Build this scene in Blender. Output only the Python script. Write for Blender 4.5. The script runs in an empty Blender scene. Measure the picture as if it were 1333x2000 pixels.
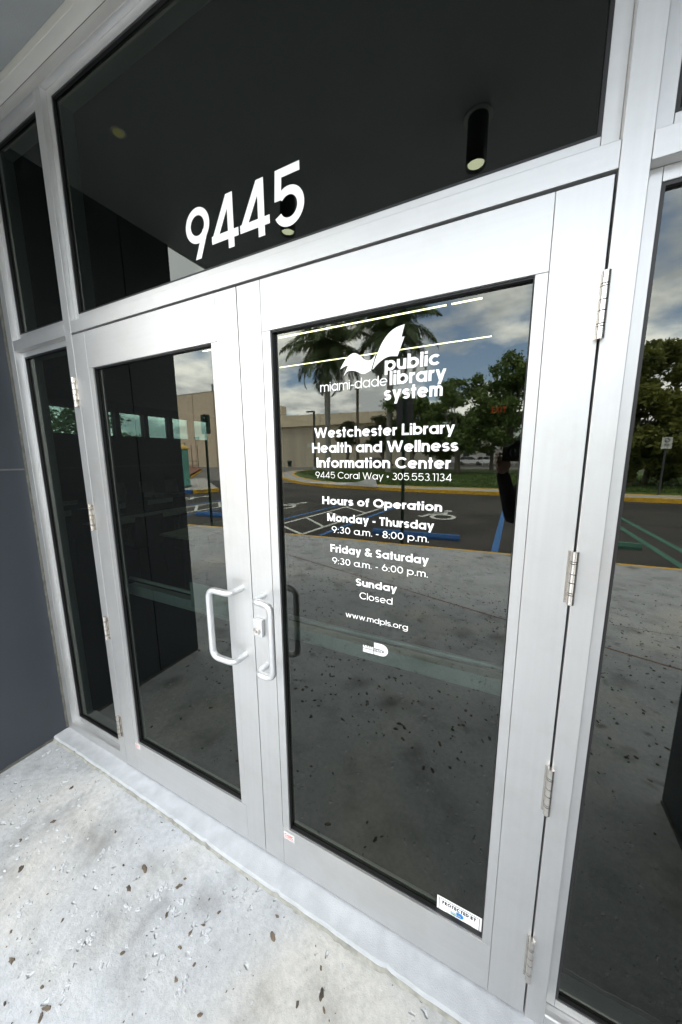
import bpy, bmesh, math, random
from mathutils import Vector, Matrix
random.seed(7)
S = bpy.context.scene
COL = S.collection
R = math.radians

# ------------------------------------------------------------------ camera, world, sun, exposure
cam_d = bpy.data.cameras.new('camera'); cam = bpy.data.objects.new('camera', cam_d); COL.objects.link(cam)
CAM = Vector((1.73576725, -0.88698213, 1.62190442))
yaw, pitch, roll = R(26.26163566), R(-9.50352822), R(-0.42007722)
F = Vector((-math.sin(yaw)*math.cos(pitch), math.cos(yaw)*math.cos(pitch), math.sin(pitch)))
rt = F.cross(Vector((0, 0, 1))).normalized(); up = rt.cross(F)
RT = math.cos(roll)*rt + math.sin(roll)*up; UP = -math.sin(roll)*rt + math.cos(roll)*up
M = Matrix((RT, UP, -F)).transposed().to_4x4(); M.translation = CAM
cam.matrix_world = M
cam_d.sensor_fit = 'AUTO'; cam_d.sensor_width = 36; cam_d.lens = 656.8023/2000*36
cam_d.clip_start = 0.02; cam_d.clip_end = 1500
S.camera = cam

SUN_EL, SUN_ANG = 71, 10.0
W = bpy.data.worlds.new('World'); S.world = W; W.use_nodes = True
def world():
    nt = W.node_tree; n = nt.nodes; l = nt.links
    bg = n['Background']; out = n['World Output']
    sky = n.new('ShaderNodeTexSky'); sky.sky_type = 'NISHITA'; sky.sun_disc = False
    sky.sun_elevation = R(SUN_EL); sky.sun_rotation = R(0); sky.dust_density = 2.2; sky.ozone_density = 1.5
    tc = n.new('ShaderNodeTexCoord')
    sep = n.new('ShaderNodeSeparateXYZ'); l.new(tc.outputs['Generated'], sep.inputs[0])
    add = n.new('ShaderNodeMath'); add.operation = 'ADD'; add.inputs[1].default_value = 0.22
    mx = n.new('ShaderNodeMath'); mx.operation = 'MAXIMUM'; mx.inputs[1].default_value = 0.0
    l.new(sep.outputs[2], mx.inputs[0]); l.new(mx.outputs[0], add.inputs[0])
    dx = n.new('ShaderNodeMath'); dx.operation = 'DIVIDE'; l.new(sep.outputs[0], dx.inputs[0]); l.new(add.outputs[0], dx.inputs[1])
    dy = n.new('ShaderNodeMath'); dy.operation = 'DIVIDE'; l.new(sep.outputs[1], dy.inputs[0]); l.new(add.outputs[0], dy.inputs[1])
    cmb = n.new('ShaderNodeCombineXYZ'); l.new(dx.outputs[0], cmb.inputs[0]); l.new(dy.outputs[0], cmb.inputs[1])
    cmb.inputs[2].default_value = 21.25
    no = n.new('ShaderNodeTexNoise'); no.inputs['Scale'].default_value = 1.5; no.inputs['Detail'].default_value = 9
    no.inputs['Roughness'].default_value = 0.52; l.new(cmb.outputs[0], no.inputs['Vector'])
    cr = n.new('ShaderNodeValToRGB'); cr.color_ramp.elements[0].position = 0.41; cr.color_ramp.elements[1].position = 0.51
    l.new(no.outputs['Fac'], cr.inputs[0])
    mp = n.new('ShaderNodeVectorMath'); mp.operation = 'ADD'; mp.inputs[1].default_value = (0.06, 0.16, 0.35); l.new(cmb.outputs[0], mp.inputs[0])
    n2 = n.new('ShaderNodeTexNoise'); n2.inputs['Scale'].default_value = 2.1; n2.inputs['Detail'].default_value = 7; n2.inputs['Roughness'].default_value = 0.55
    l.new(mp.outputs[0], n2.inputs['Vector'])
    c2 = n.new('ShaderNodeValToRGB'); e = c2.color_ramp.elements
    e[0].position = 0.40; e[0].color = (17.0, 16.8, 16.0, 1); e[1].position = 0.60; e[1].color = (7.0, 7.3, 7.5, 1)
    l.new(n2.outputs['Fac'], c2.inputs[0])
    mix = n.new('ShaderNodeMix'); mix.data_type = 'RGBA'
    l.new(cr.outputs['Color'], mix.inputs['Factor']); hz = n.new('ShaderNodeMix'); hz.data_type = 'RGBA'; hz.inputs['Factor'].default_value = 0.06; hz.inputs[7].default_value = (5.5, 5.2, 4.6, 1)
    sc = n.new('ShaderNodeVectorMath'); sc.operation = 'SCALE'; sc.inputs['Scale'].default_value = 1.8; l.new(sky.outputs[0], sc.inputs[0]); l.new(sc.outputs[0], hz.inputs[6]); l.new(hz.outputs[2], mix.inputs[6]); l.new(c2.outputs[0], mix.inputs[7])
    l.new(mix.outputs[2], bg.inputs['Color']); bg.inputs['Strength'].default_value = 0.15
world()
sd = bpy.data.lights.new('sun', 'SUN'); sun = bpy.data.objects.new('sun', sd); COL.objects.link(sun)
sd.energy = 1.5; sd.angle = R(SUN_ANG); sd.color = (1, 0.95, 0.88)
sun.rotation_euler = (R(-(90-SUN_EL)), 0, 0); sun.location = (0, 5, 20)
vs = S.view_settings; vs.view_transform = 'Standard'; vs.look = 'None'; vs.gamma = 1; vs.exposure = 1.9; vs.use_curve_mapping = False
S.render.engine = 'CYCLES'
cy = S.cycles; cy.max_bounces = 12; cy.transparent_max_bounces = 24; cy.glossy_bounces = 6; cy.diffuse_bounces = 5
cy.use_denoising = True; cy.caustics_reflective = True; cy.sample_clamp_indirect = 12; cy.blur_glossy = 0.3

# ------------------------------------------------------------------ materials
def newmat(name):
    m = bpy.data.materials.new(name); m.use_nodes = True
    return m, m.node_tree.nodes, m.node_tree.links, m.node_tree.nodes['Principled BSDF']
def mat(name, col, rough=0.6, metal=0.0, var=0.12, scale=6.0, bump=0.0, bscale=60.0, stretch=(1, 1, 1), emis=None, es=0.0, spec=0.5, cols=None):
    m, n, l, b = newmat(name)
    b.inputs['Roughness'].default_value = rough; b.inputs['Metallic'].default_value = metal
    b.inputs['Specular IOR Level'].default_value = spec
    tc = n.new('ShaderNodeTexCoord'); mp = n.new('ShaderNodeMapping'); mp.inputs['Scale'].default_value = stretch
    l.new(tc.outputs['Object'], mp.inputs[0])
    no = n.new('ShaderNodeTexNoise'); no.inputs['Scale'].default_value = scale; no.inputs['Detail'].default_value = 6
    l.new(mp.outputs[0], no.inputs['Vector'])
    r = n.new('ShaderNodeValToRGB'); e = r.color_ramp.elements
    e[0].position = 0.3; e[1].position = 0.7
    if cols: c0, c1 = cols
    else: c0 = tuple(c*(1-var) for c in col); c1 = tuple(min(1, c*(1+var)) for c in col)
    e[0].color = (*c0, 1); e[1].color = (*c1, 1)
    l.new(no.outputs['Fac'], r.inputs[0]); l.new(r.outputs[0], b.inputs['Base Color'])
    if bump:
        nb = n.new('ShaderNodeTexNoise'); nb.inputs['Scale'].default_value = bscale; nb.inputs['Detail'].default_value = 4
        l.new(mp.outputs[0], nb.inputs['Vector'])
        bp = n.new('ShaderNodeBump'); bp.inputs['Strength'].default_value = bump; bp.inputs['Distance'].default_value = 0.01
        l.new(nb.outputs['Fac'], bp.inputs['Height']); l.new(bp.outputs[0], b.inputs['Normal'])
    if emis:
        b.inputs['Emission Color'].default_value = (*emis, 1); b.inputs['Emission Strength'].default_value = es
    return m
def aluminium(name, stretch):
    m, n, l, b = newmat(name)
    b.inputs['Metallic'].default_value = 0.90; b.inputs['Specular IOR Level'].default_value = 0.5
    tc = n.new('ShaderNodeTexCoord'); mp = n.new('ShaderNodeMapping'); mp.inputs['Scale'].default_value = stretch
    l.new(tc.outputs['Object'], mp.inputs[0])
    a = n.new('ShaderNodeTexNoise'); a.inputs['Scale'].default_value = 1.0; a.inputs['Detail'].default_value = 8; l.new(mp.outputs[0], a.inputs['Vector'])
    d = n.new('ShaderNodeTexNoise'); d.inputs['Scale'].default_value = 5.0; d.inputs['Detail'].default_value = 9; d.inputs['Roughness'].default_value = 0.7; l.new(tc.outputs['Object'], d.inputs['Vector'])
    r = n.new('ShaderNodeValToRGB'); e = r.color_ramp.elements; e[0].position = .3; e[1].position = .7
    e[0].color = (.60, .602, .605, 1); e[1].color = (.622, .625, .628, 1); l.new(a.outputs['Fac'], r.inputs[0])
    sp = n.new('ShaderNodeValToRGB'); e = sp.color_ramp.elements; e[0].position = .30; e[1].position = .52
    e[0].color = (.93, .925, .91, 1); e[1].color = (1, 1, 1, 1); l.new(d.outputs['Fac'], sp.inputs[0])
    mx = n.new('ShaderNodeMix'); mx.data_type = 'RGBA'; mx.blend_type = 'MULTIPLY'; mx.inputs['Factor'].default_value = 1
    l.new(r.outputs[0], mx.inputs[6]); l.new(sp.outputs[0], mx.inputs[7]); g2 = n.new('ShaderNodeTexNoise'); g2.inputs['Scale'].default_value = 17; g2.inputs['Detail'].default_value = 3; g2.inputs['Roughness'].default_value = .8; l.new(tc.outputs['Object'], g2.inputs['Vector'])
    gr = n.new('ShaderNodeValToRGB'); e = gr.color_ramp.elements; e[0].position = .70; e[1].position = .76; e[0].color = (1, 1, 1, 1); e[1].color = (.80, .79, .76, 1); l.new(g2.outputs['Fac'], gr.inputs[0])
    my = n.new('ShaderNodeMix'); my.data_type = 'RGBA'; my.blend_type = 'MULTIPLY'; my.inputs['Factor'].default_value = 1
    l.new(mx.outputs[2], my.inputs[6]); l.new(gr.outputs[0], my.inputs[7]); l.new(my.outputs[2], b.inputs['Base Color'])
    rr = n.new('ShaderNodeMapRange'); rr.inputs['To Min'].default_value = .46; rr.inputs['To Max'].default_value = .54
    l.new(d.outputs['Fac'], rr.inputs['Value']); l.new(rr.outputs[0], b.inputs['Roughness'])
    bp = n.new('ShaderNodeBump'); bp.inputs['Strength'].default_value = .02; bp.inputs['Distance'].default_value = .001
    l.new(a.outputs['Fac'], bp.inputs['Height']); l.new(bp.outputs[0], b.inputs['Normal'])
    return m
ALV = aluminium('anodized_vertical', (90, 90, 2.5)); ALH = aluminium('anodized_horizontal', (2.5, 90, 90))
ALC = mat('cast_aluminium', (.66, .67, .68), .42, .75, .05, 40, .04, 300)
STEEL = mat('hinge_steel', (.60, .57, .53), .27, .95, .06, 60)
GAP = mat('dark_gap', (.012, .012, .013), .8)
RUB = mat('black_gasket', (.008, .008, .009), .45)
VIN = mat('white_vinyl', (.90, .90, .90), .45, var=.01)
INK = mat('black_ink', (.02, .02, .022), .5)
RED = mat('red_ink', (.55, .04, .03), .5); BLUEI = mat('blue_ink', (.01, .22, .62), .4); GRNI = mat('green_ink', (.28, .52, .25), .5)
PANEL = mat('dark_wall_panel', (.030, .036, .045), .5, .0, .10, 3, .05, 220)
JOINT = mat('panel_joint', (.11, .11, .105), .6); CAULK = mat('dirty_caulk', (.085, .085, .075), .8, var=.35, scale=25, bump=.3, bscale=80)
SOFF = mat('soffit_paint', (.23, .245, .25), .75, var=.03, scale=8, bump=.08, bscale=260)
TRIM = mat('soffit_trim', (.40, .40, .375), .6, var=.04)
BLK = mat('black_metal', (.02, .02, .022), .4)
YEL = mat('yellow_kerb_paint', (.72, .42, .03), .6, var=.2, scale=9)
BLU = mat('blue_kerb_paint', (.03, .13, .36), .6, var=.2, scale=9)
WHP = mat('white_road_paint', (.62, .64, .58), .7, var=.2, scale=12)
BLP = mat('blue_road_paint', (.05, .17, .42), .7, var=.22, scale=12)
GRP = mat('green_road_paint', (.055, .17, .12), .7, var=.25, scale=12)
RUST = mat('rust_sealant', (.20, .085, .055), .8, var=.3, scale=30)
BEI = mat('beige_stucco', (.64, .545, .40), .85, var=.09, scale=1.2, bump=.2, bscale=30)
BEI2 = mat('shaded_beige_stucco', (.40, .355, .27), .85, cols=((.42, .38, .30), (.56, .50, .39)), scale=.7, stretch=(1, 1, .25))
CREAM = mat('cream_parapet', (.70, .61, .44), .85, var=.08, scale=1)
CONC2 = mat('plain_concrete', (.42, .41, .38), .85, var=.15, scale=4)
CONCW = mat('threshold_concrete', (.62, .64, .66), .8, cols=((.35, .365, .385), (.44, .46, .485)), scale=16, bump=.25, bscale=260)
GRASS = mat('grass_ground', (.05, .10, .02), .9, cols=((.035, .075, .012), (.10, .15, .03)), scale=3, bump=.6, bscale=40)
BARK = mat('bark', (.16, .14, .11), .9, var=.3, scale=9, bump=.5, bscale=30, stretch=(1, 1, .3))
PALMB = mat('palm_trunk', (.30, .29, .26), .85, var=.2, scale=4, stretch=(1, 1, 3))
PALMG = mat('palm_crownshaft', (.09, .14, .04), .6)
def leafmat(name, a, b):
    m = mat(name, a, .6, cols=(a, b), scale=1.1); n = m.node_tree.nodes; l = m.node_tree.links
    ps = n['Principled BSDF']; tl_ = n.new('ShaderNodeBsdfTranslucent'); mx = n.new('ShaderNodeMixShader'); mx.inputs[0].default_value = .28
    l.new(ps.inputs['Base Color'].links[0].from_socket, tl_.inputs[0]); l.new(ps.outputs[0], mx.inputs[1]); l.new(tl_.outputs[0], mx.inputs[2]); l.new(mx.outputs[0], n['Material Output'].inputs[0])
    return m
LF1 = leafmat('oak_leaves', (.07, .12, .03), (.19, .26, .07)); LF2 = leafmat('hedge_leaves', (.06, .09, .02), (.25, .26, .05))
LF3 = leafmat('palm_leaves', (.05, .085, .03), (.14, .19, .07)); LF4 = leafmat('pale_leaves', (.06, .08, .03), (.16, .17, .08))
WOOD = mat('pole_wood', (.20, .165, .12), .85, var=.2, scale=8, stretch=(1, 1, .1))
DKGR = mat('dark_green_paint', (.018, .045, .03), .5); SIGNB = mat('sign_back', (.05, .052, .055), .5)
TURQ = mat('turquoise_plastic', (.13, .42, .36), .45); YPL = mat('yellow_plastic', (.75, .50, .04), .45)
SKIN = mat('skin', (.45, .27, .19), .5); CLOTH = mat('black_cloth', (.022, .022, .026), .85, var=.2, scale=20, bump=.3, bscale=30)
HAIR = mat('dark_hair', (.02, .015, .012), .6); JEAN = mat('dark_trousers', (.03, .032, .04), .85); SHOE = mat('shoe_leather', (.03, .025, .02), .5)
LENSM = mat('camera_lens', (.02, .025, .04), .08, spec=1.0)
TABL = mat('table_laminate', (.80, .80, .72), .5); CHB = mat('chair_black', (.03, .03, .033), .5); CHW = mat('chair_white', (.8, .79, .74), .5)
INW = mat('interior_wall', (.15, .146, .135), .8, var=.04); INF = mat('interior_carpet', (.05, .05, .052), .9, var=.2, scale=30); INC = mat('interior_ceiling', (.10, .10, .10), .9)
LED = mat('led_diffuser', (.9, .9, .8), .4, emis=(1, .80, .44), es=4.5)
LAMP = mat('downlight_lens', (.9, .9, .7), .3, emis=(.95, 1, .68), es=1.5)
LAMP2 = mat('dim_lens', (.5, .5, .2), .3, emis=(.9, .85, .3), es=.10)
CHIP = mat('bark_chip', (.10, .075, .05), .85, cols=((.03, .026, .022), (.17, .13, .09)), scale=14)
FLAKE = mat('concrete_flake', (.44, .455, .475), .85, var=.06, scale=50, bump=.3, bscale=200)
CARW = mat('white_car_paint', (.75, .76, .77), .25); CARK = mat('dark_car_paint', (.03, .03, .035), .25); CARG = mat('car_glass', (.02, .025, .03), .08); TYRE = mat('tyre_rubber', (.02, .02, .02), .8)
STOPR = mat('stop_sign_red', (.5, .02, .02), .5); MULCH = mat('red_mulch', (.22, .10, .07), .9, var=.35, scale=6); PAPER = mat('white_paper', (.8, .8, .78), .7)
ROOFR = mat('pale_far_wall', (.55, .53, .50), .8)

def asphalt():
    m, n, l, b = newmat('asphalt'); b.inputs['Roughness'].default_value = .85
    tc = n.new('ShaderNodeTexCoord')
    a = n.new('ShaderNodeTexNoise'); a.inputs['Scale'].default_value = .35; a.inputs['Detail'].default_value = 6; a.inputs['Roughness'].default_value = .6
    f = n.new('ShaderNodeTexNoise'); f.inputs['Scale'].default_value = 14; f.inputs['Detail'].default_value = 5
    l.new(tc.outputs['Object'], a.inputs['Vector']); l.new(tc.outputs['Object'], f.inputs['Vector'])
    r = n.new('ShaderNodeValToRGB'); e = r.color_ramp.elements; e[0].position = .42; e[1].position = .58
    e[0].color = (.030, .028, .025, 1); e[1].color = (.058, .053, .046, 1); l.new(a.outputs['Fac'], r.inputs[0])
    r2 = n.new('ShaderNodeValToRGB'); e = r2.color_ramp.elements; e[0].color = (.7, .7, .7, 1); e[1].color = (1.25, 1.25, 1.25, 1); l.new(f.outputs['Fac'], r2.inputs[0])
    mx = n.new('ShaderNodeMix'); mx.data_type = 'RGBA'; mx.blend_type = 'MULTIPLY'; mx.inputs['Factor'].default_value = 1
    l.new(r.outputs[0], mx.inputs[6]); l.new(r2.outputs[0], mx.inputs[7]); l.new(mx.outputs[2], b.inputs['Base Color'])
    return m
ASPH = asphalt()
STAINS = [(.52, -.25, .068), (.567, -.415, .115), (1.19, -.289, .08), (-.035, -.323, .07), (.57, -.6, .07), (.695, -.23, .06), (.275, -.222, .06), (.85, -.207, .08), (.06, -.47, .08), (1.33, -.22, .06)]
def paving():
    m, n, l, b = newmat('spalled_concrete'); b.inputs['Roughness'].default_value = .82
    tc = n.new('ShaderNodeTexCoord'); V = tc.outputs['Object']
    def noise(s, d, r=.55):
        x = n.new('ShaderNodeTexNoise'); x.inputs['Scale'].default_value = s; x.inputs['Detail'].default_value = d; x.inputs['Roughness'].default_value = r
        l.new(V, x.inputs['Vector']); return x.outputs['Fac']
    def ramp(src, p0, c0, p1, c1):
        x = n.new('ShaderNodeValToRGB'); e = x.color_ramp.elements; e[0].position = p0; e[1].position = p1; e[0].color = (*c0, 1); e[1].color = (*c1, 1)
        l.new(src, x.inputs[0]); return x.outputs[0]
    def mix(a, bb, mode='MULTIPLY', f=1.0):
        x = n.new('ShaderNodeMix'); x.data_type = 'RGBA'; x.blend_type = mode
        if isinstance(f, float): x.inputs['Factor'].default_value = f
        else: l.new(f, x.inputs['Factor'])
        l.new(a, x.inputs[6]); l.new(bb, x.inputs[7]); return x.outputs[2]
    base = ramp(noise(2.2, 7), .35, (.385, .40, .415), .65, (.465, .485, .51))
    warm = ramp(noise(1.1, 4), .52, (1, 1, 1), .68, (1.06, 1.0, .90))
    c = mix(base, warm)
    c = mix(c, ramp(noise(45, 5, .7), .32, (.84, .84, .84), .62, (1.05, 1.05, 1.05)))
    # soft dirty blotches
    st = n.new('ShaderNodeTexVoronoi'); st.inputs['Scale'].default_value = 2.6; st.inputs['Randomness'].default_value = 1
    wv = n.new('ShaderNodeVectorMath'); wv.operation = 'ADD'; l.new(V, wv.inputs[0])
    wn = n.new('ShaderNodeTexNoise'); wn.inputs['Scale'].default_value = 3.5; wn.inputs['Detail'].default_value = 5; l.new(V, wn.inputs['Vector'])
    ws = n.new('ShaderNodeVectorMath'); ws.operation = 'SCALE'; ws.inputs['Scale'].default_value = .32; l.new(wn.outputs['Color'], ws.inputs[0]); l.new(ws.outputs[0], wv.inputs[1])
    l.new(wv.outputs[0], st.inputs['Vector'])
    pmk = ramp(noise(1.7, 3, .6), .44, (0, 0, 0), .58, (1, 1, 1))
    blot = ramp(st.outputs['Distance'], .02, (.34, .33, .31), .34, (1, 1, 1))
    c = mix(c, blot, 'MULTIPLY', pmk)
    s5 = n.new('ShaderNodeTexVoronoi'); s5.inputs['Scale'].default_value = 5.5; l.new(wv.outputs[0], s5.inputs['Vector'])
    sx = n.new('ShaderNodeSeparateXYZ'); l.new(V, sx.inputs[0])
    far = n.new('ShaderNodeMapRange'); far.inputs['From Min'].default_value = -.6; far.inputs['From Max'].default_value = -1.3; l.new(sx.outputs[1], far.inputs['Value'])
    c = mix(c, ramp(s5.outputs['Distance'], .03, (.42, .40, .37), .22, (1, 1, 1)), 'MULTIPLY', far.outputs[0])
    for X, Y, rad in STAINS:
        dn = n.new('ShaderNodeVectorMath'); dn.operation = 'DISTANCE'; dn.inputs[1].default_value = (X+.1, Y+.1, -.005); 
        wq = n.new('ShaderNodeVectorMath'); wq.operation = 'SCALE'; wq.inputs['Scale'].default_value = .2; l.new(wn.outputs['Color'], wq.inputs[0])
        wr = n.new('ShaderNodeVectorMath'); wr.operation = 'ADD'; l.new(V, wr.inputs[0]); l.new(wq.outputs[0], wr.inputs[1]); l.new(wr.outputs[0], dn.inputs[0])
        mr = n.new('ShaderNodeMapRange'); mr.interpolation_type = 'SMOOTHERSTEP'; mr.inputs['From Min'].default_value = 0; mr.inputs['From Max'].default_value = rad*1.5; mr.inputs['To Min'].default_value = .62; mr.inputs['To Max'].default_value = 0
        l.new(dn.outputs['Value'], mr.inputs['Value'])
        dk = n.new('ShaderNodeRGB'); dk.outputs[0].default_value = (.40, .385, .36, 1); c = mix(c, dk.outputs[0], 'MULTIPLY', mr.outputs[0])
    c = mix(c, ramp(noise(5.5, 6, .6), .34, (.78, .78, .77), .5, (1, 1, 1)))
    # pale spalls, patchy
    sp = n.new('ShaderNodeTexVoronoi'); sp.inputs['Scale'].default_value = 26; sp.inputs['Randomness'].default_value = 1
    w2 = n.new('ShaderNodeVectorMath'); w2.operation = 'ADD'; l.new(V, w2.inputs[0])
    w3 = n.new('ShaderNodeVectorMath'); w3.operation = 'SCALE'; w3.inputs['Scale'].default_value = .05
    w4 = n.new('ShaderNodeTexNoise'); w4.inputs['Scale'].default_value = 30; l.new(V, w4.inputs['Vector']); l.new(w4.outputs['Color'], w3.inputs[0]); l.new(w3.outputs[0], w2.inputs[1])
    l.new(w2.outputs[0], sp.inputs['Vector'])
    msk = ramp(sp.outputs['Distance'], .10, (1, 1, 1), .24, (0, 0, 0))
    pm = ramp(noise(6.5, 3), .54, (0, 0, 0), .60, (1, 1, 1))
    mm = mix(msk, pm)
    c2 = n.new('ShaderNodeRGB'); c2.outputs[0].default_value = (.54, .56, .585, 1)
    c = mix(c, c2.outputs[0], 'MIX', mm)
    l.new(c, b.inputs['Base Color'])
    bp = n.new('ShaderNodeBump'); bp.inputs['Strength'].default_value = .9; bp.inputs['Distance'].default_value = .009
    hs = n.new('ShaderNodeMath'); hs.operation = 'SUBTRACT'; hn = noise(60, 8, .75)
    hm = n.new('ShaderNodeMath'); hm.operation = 'MULTIPLY'; hm.inputs[1].default_value = .45; l.new(hn, hm.inputs[0])
    l.new(hm.outputs[0], hs.inputs[0]); l.new(mm, hs.inputs[1]); l.new(hs.outputs[0], bp.inputs['Height']); l.new(bp.outputs[0], b.inputs['Normal'])
    return m
PAV = paving()

def glass(name, tint, base=.073):
    m = bpy.data.materials.new(name); m.use_nodes = True; nt = m.node_tree; n = nt.nodes; l = nt.links; n.clear()
    out = n.new('ShaderNodeOutputMaterial'); tr = n.new('ShaderNodeBsdfTransparent'); tr.inputs[0].default_value = (*tint, 1)
    gl = n.new('ShaderNodeBsdfGlossy'); gl.inputs['Roughness'].default_value = 0.0; gl.inputs['Color'].default_value = (.97, 1.0, .92, 1)
    lw = n.new('ShaderNodeLayerWeight'); lw.inputs['Blend'].default_value = .5
    pw = n.new('ShaderNodeMath'); pw.operation = 'POWER'; pw.inputs[1].default_value = 5.0; l.new(lw.outputs['Facing'], pw.inputs[0])
    ma = n.new('ShaderNodeMath'); ma.operation = 'MULTIPLY_ADD'; ma.inputs[1].default_value = .45; ma.inputs[2].default_value = base; l.new(pw.outputs[0], ma.inputs[0])
    # a pane is never perfectly flat
    tc = n.new('ShaderNodeTexCoord'); no = n.new('ShaderNodeTexNoise'); no.inputs['Scale'].default_value = 2.4; no.inputs['Detail'].default_value = 1.0
    l.new(tc.outputs['Object'], no.inputs['Vector'])
    bp = n.new('ShaderNodeBump'); bp.inputs['Strength'].default_value = .018; bp.inputs['Distance'].default_value = .02
    l.new(no.outputs['Fac'], bp.inputs['Height']); l.new(bp.outputs[0], gl.inputs['Normal'])
    mx = n.new('ShaderNodeMixShader'); l.new(ma.outputs[0], mx.inputs[0]); l.new(tr.outputs[0], mx.inputs[1]); l.new(gl.outputs[0], mx.inputs[2])
    l.new(mx.outputs[0], out.inputs[0]); return m
GL_OUT = glass('tinted_glass_outer', (.19, .245, .225)); GL_IN = glass('tinted_glass_inner', (.97, .97, .97), .012)

# ------------------------------------------------------------------ mesh helpers
class MB:
    def __init__(s): s.v = []; s.f = []; s.mi = []; s.sm = []
    def quad(s, a, b, c, d, mi=0): s.poly([a, b, c, d], mi)
    def poly(s, pts, mi=0, smooth=False):
        k = len(s.v); s.v += [tuple(p) for p in pts]; s.f.append(tuple(range(k, k+len(pts)))); s.mi.append(mi); s.sm.append(smooth)
    def grid(s, rings, closed=True, caps=True, mi=0, smooth=True):
        k = len(s.v); m = len(rings[0])
        for r in rings: s.v += [tuple(p) for p in r]
        for i in range(len(rings)-1):
            for j in range(m if closed else m-1):
                j2 = (j+1) % m
                s.f.append((k+i*m+j, k+i*m+j2, k+(i+1)*m+j2, k+(i+1)*m+j)); s.mi.append(mi); s.sm.append(smooth)
        if caps:
            s.poly(list(reversed([tuple(p) for p in rings[0]])), mi); s.poly([tuple(p) for p in rings[-1]], mi)
    def box(s, x0, x1, y0, y1, z0, z1, mi=0):
        P = [(x0, y0, z0), (x1, y0, z0), (x1, y1, z0), (x0, y1, z0), (x0, y0, z1), (x1, y0, z1), (x1, y1, z1), (x0, y1, z1)]
        k = len(s.v); s.v += P
        for f in ((0, 3, 2, 1), (4, 5, 6, 7), (0, 1, 5, 4), (1, 2, 6, 5), (2, 3, 7, 6), (3, 0, 4, 7)):
            s.f.append(tuple(k+i for i in f)); s.mi.append(mi); s.sm.append(False)
    def tube(s, pts, rad, n=10, mi=0, caps=True):
        pts = [Vector(p) for p in pts]; rings = []
        if not hasattr(rad, '__len__'): rad = [rad]*len(pts)
        ref = None
        for i, p in enumerate(pts):
            t = (pts[min(i+1, len(pts)-1)] - pts[max(i-1, 0)]).normalized()
            if ref is None:
                ref = t.cross(Vector((0, 0, 1)))
                if ref.length < .1: ref = t.cross(Vector((1, 0, 0)))
            ref = (ref - t*ref.dot(t)).normalized(); w = t.cross(ref)
            rings.append([p + rad[i]*(math.cos(2*math.pi*j/n)*ref + math.sin(2*math.pi*j/n)*w) for j in range(n)])
        s.grid(rings, True, caps, mi)
    def lathe(s, prof, c=(0, 0, 0), n=20, mi=0):
        s.grid([[(c[0]+r*math.cos(2*math.pi*j/n), c[1]+r*math.sin(2*math.pi*j/n), c[2]+z) for j in range(n)] for r, z in prof], True, True, mi)
    def prism(s, pts, z0, z1, mi=0, mi_side=None):
        n = len(pts)
        s.poly([(p[0], p[1], z1) for p in pts], mi); s.poly([(p[0], p[1], z0) for p in reversed(pts)], mi)
        for i in range(n):
            a, b = pts[i], pts[(i+1) % n]; s.quad((a[0], a[1], z0), (b[0], b[1], z0), (b[0], b[1], z1), (a[0], a[1], z1), mi if mi_side is None else mi_side)
    def build(s, name, mats, parent=None, bevel=0, label=None, cat=None, group=None, kind=None, merge=False):
        me = bpy.data.meshes.new(name); me.from_pydata(s.v, [], s.f)
        if not isinstance(mats, (list, tuple)): mats = [mats]
        for m in mats: me.materials.append(m)
        me.polygons.foreach_set('material_index', s.mi); me.polygons.foreach_set('use_smooth', s.sm); me.update()
        o = bpy.data.objects.new(name, me); COL.objects.link(o)
        if parent: o.parent = parent
        if bevel:
            b = o.modifiers.new('bevel', 'BEVEL'); b.width = bevel; b.segments = 2; b.limit_method = 'ANGLE'; b.angle_limit = R(40)
        if label: o['label'] = label
        if cat: o['category'] = cat
        if group: o['group'] = group
        if kind: o['kind'] = kind
        return o
def thing(name, label, cat, loc=(0, 0, 0), group=None, rz=0):
    o = bpy.data.objects.new(name, None); COL.objects.link(o); o.location = loc; o.rotation_euler = (0, 0, rz)
    o['label'] = label; o['category'] = cat
    if group: o['group'] = group
    return o
def boxo(name, m, b, parent=None, bevel=0, **k):
    x = MB(); x.box(*b); return x.build(name, m, parent, bevel, **k)
def copy_tree(o, parent=None):
    c = o.copy(); COL.objects.link(c); c.parent = parent
    for ch in list(o.children): copy_tree(ch, c)
    return c

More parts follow.
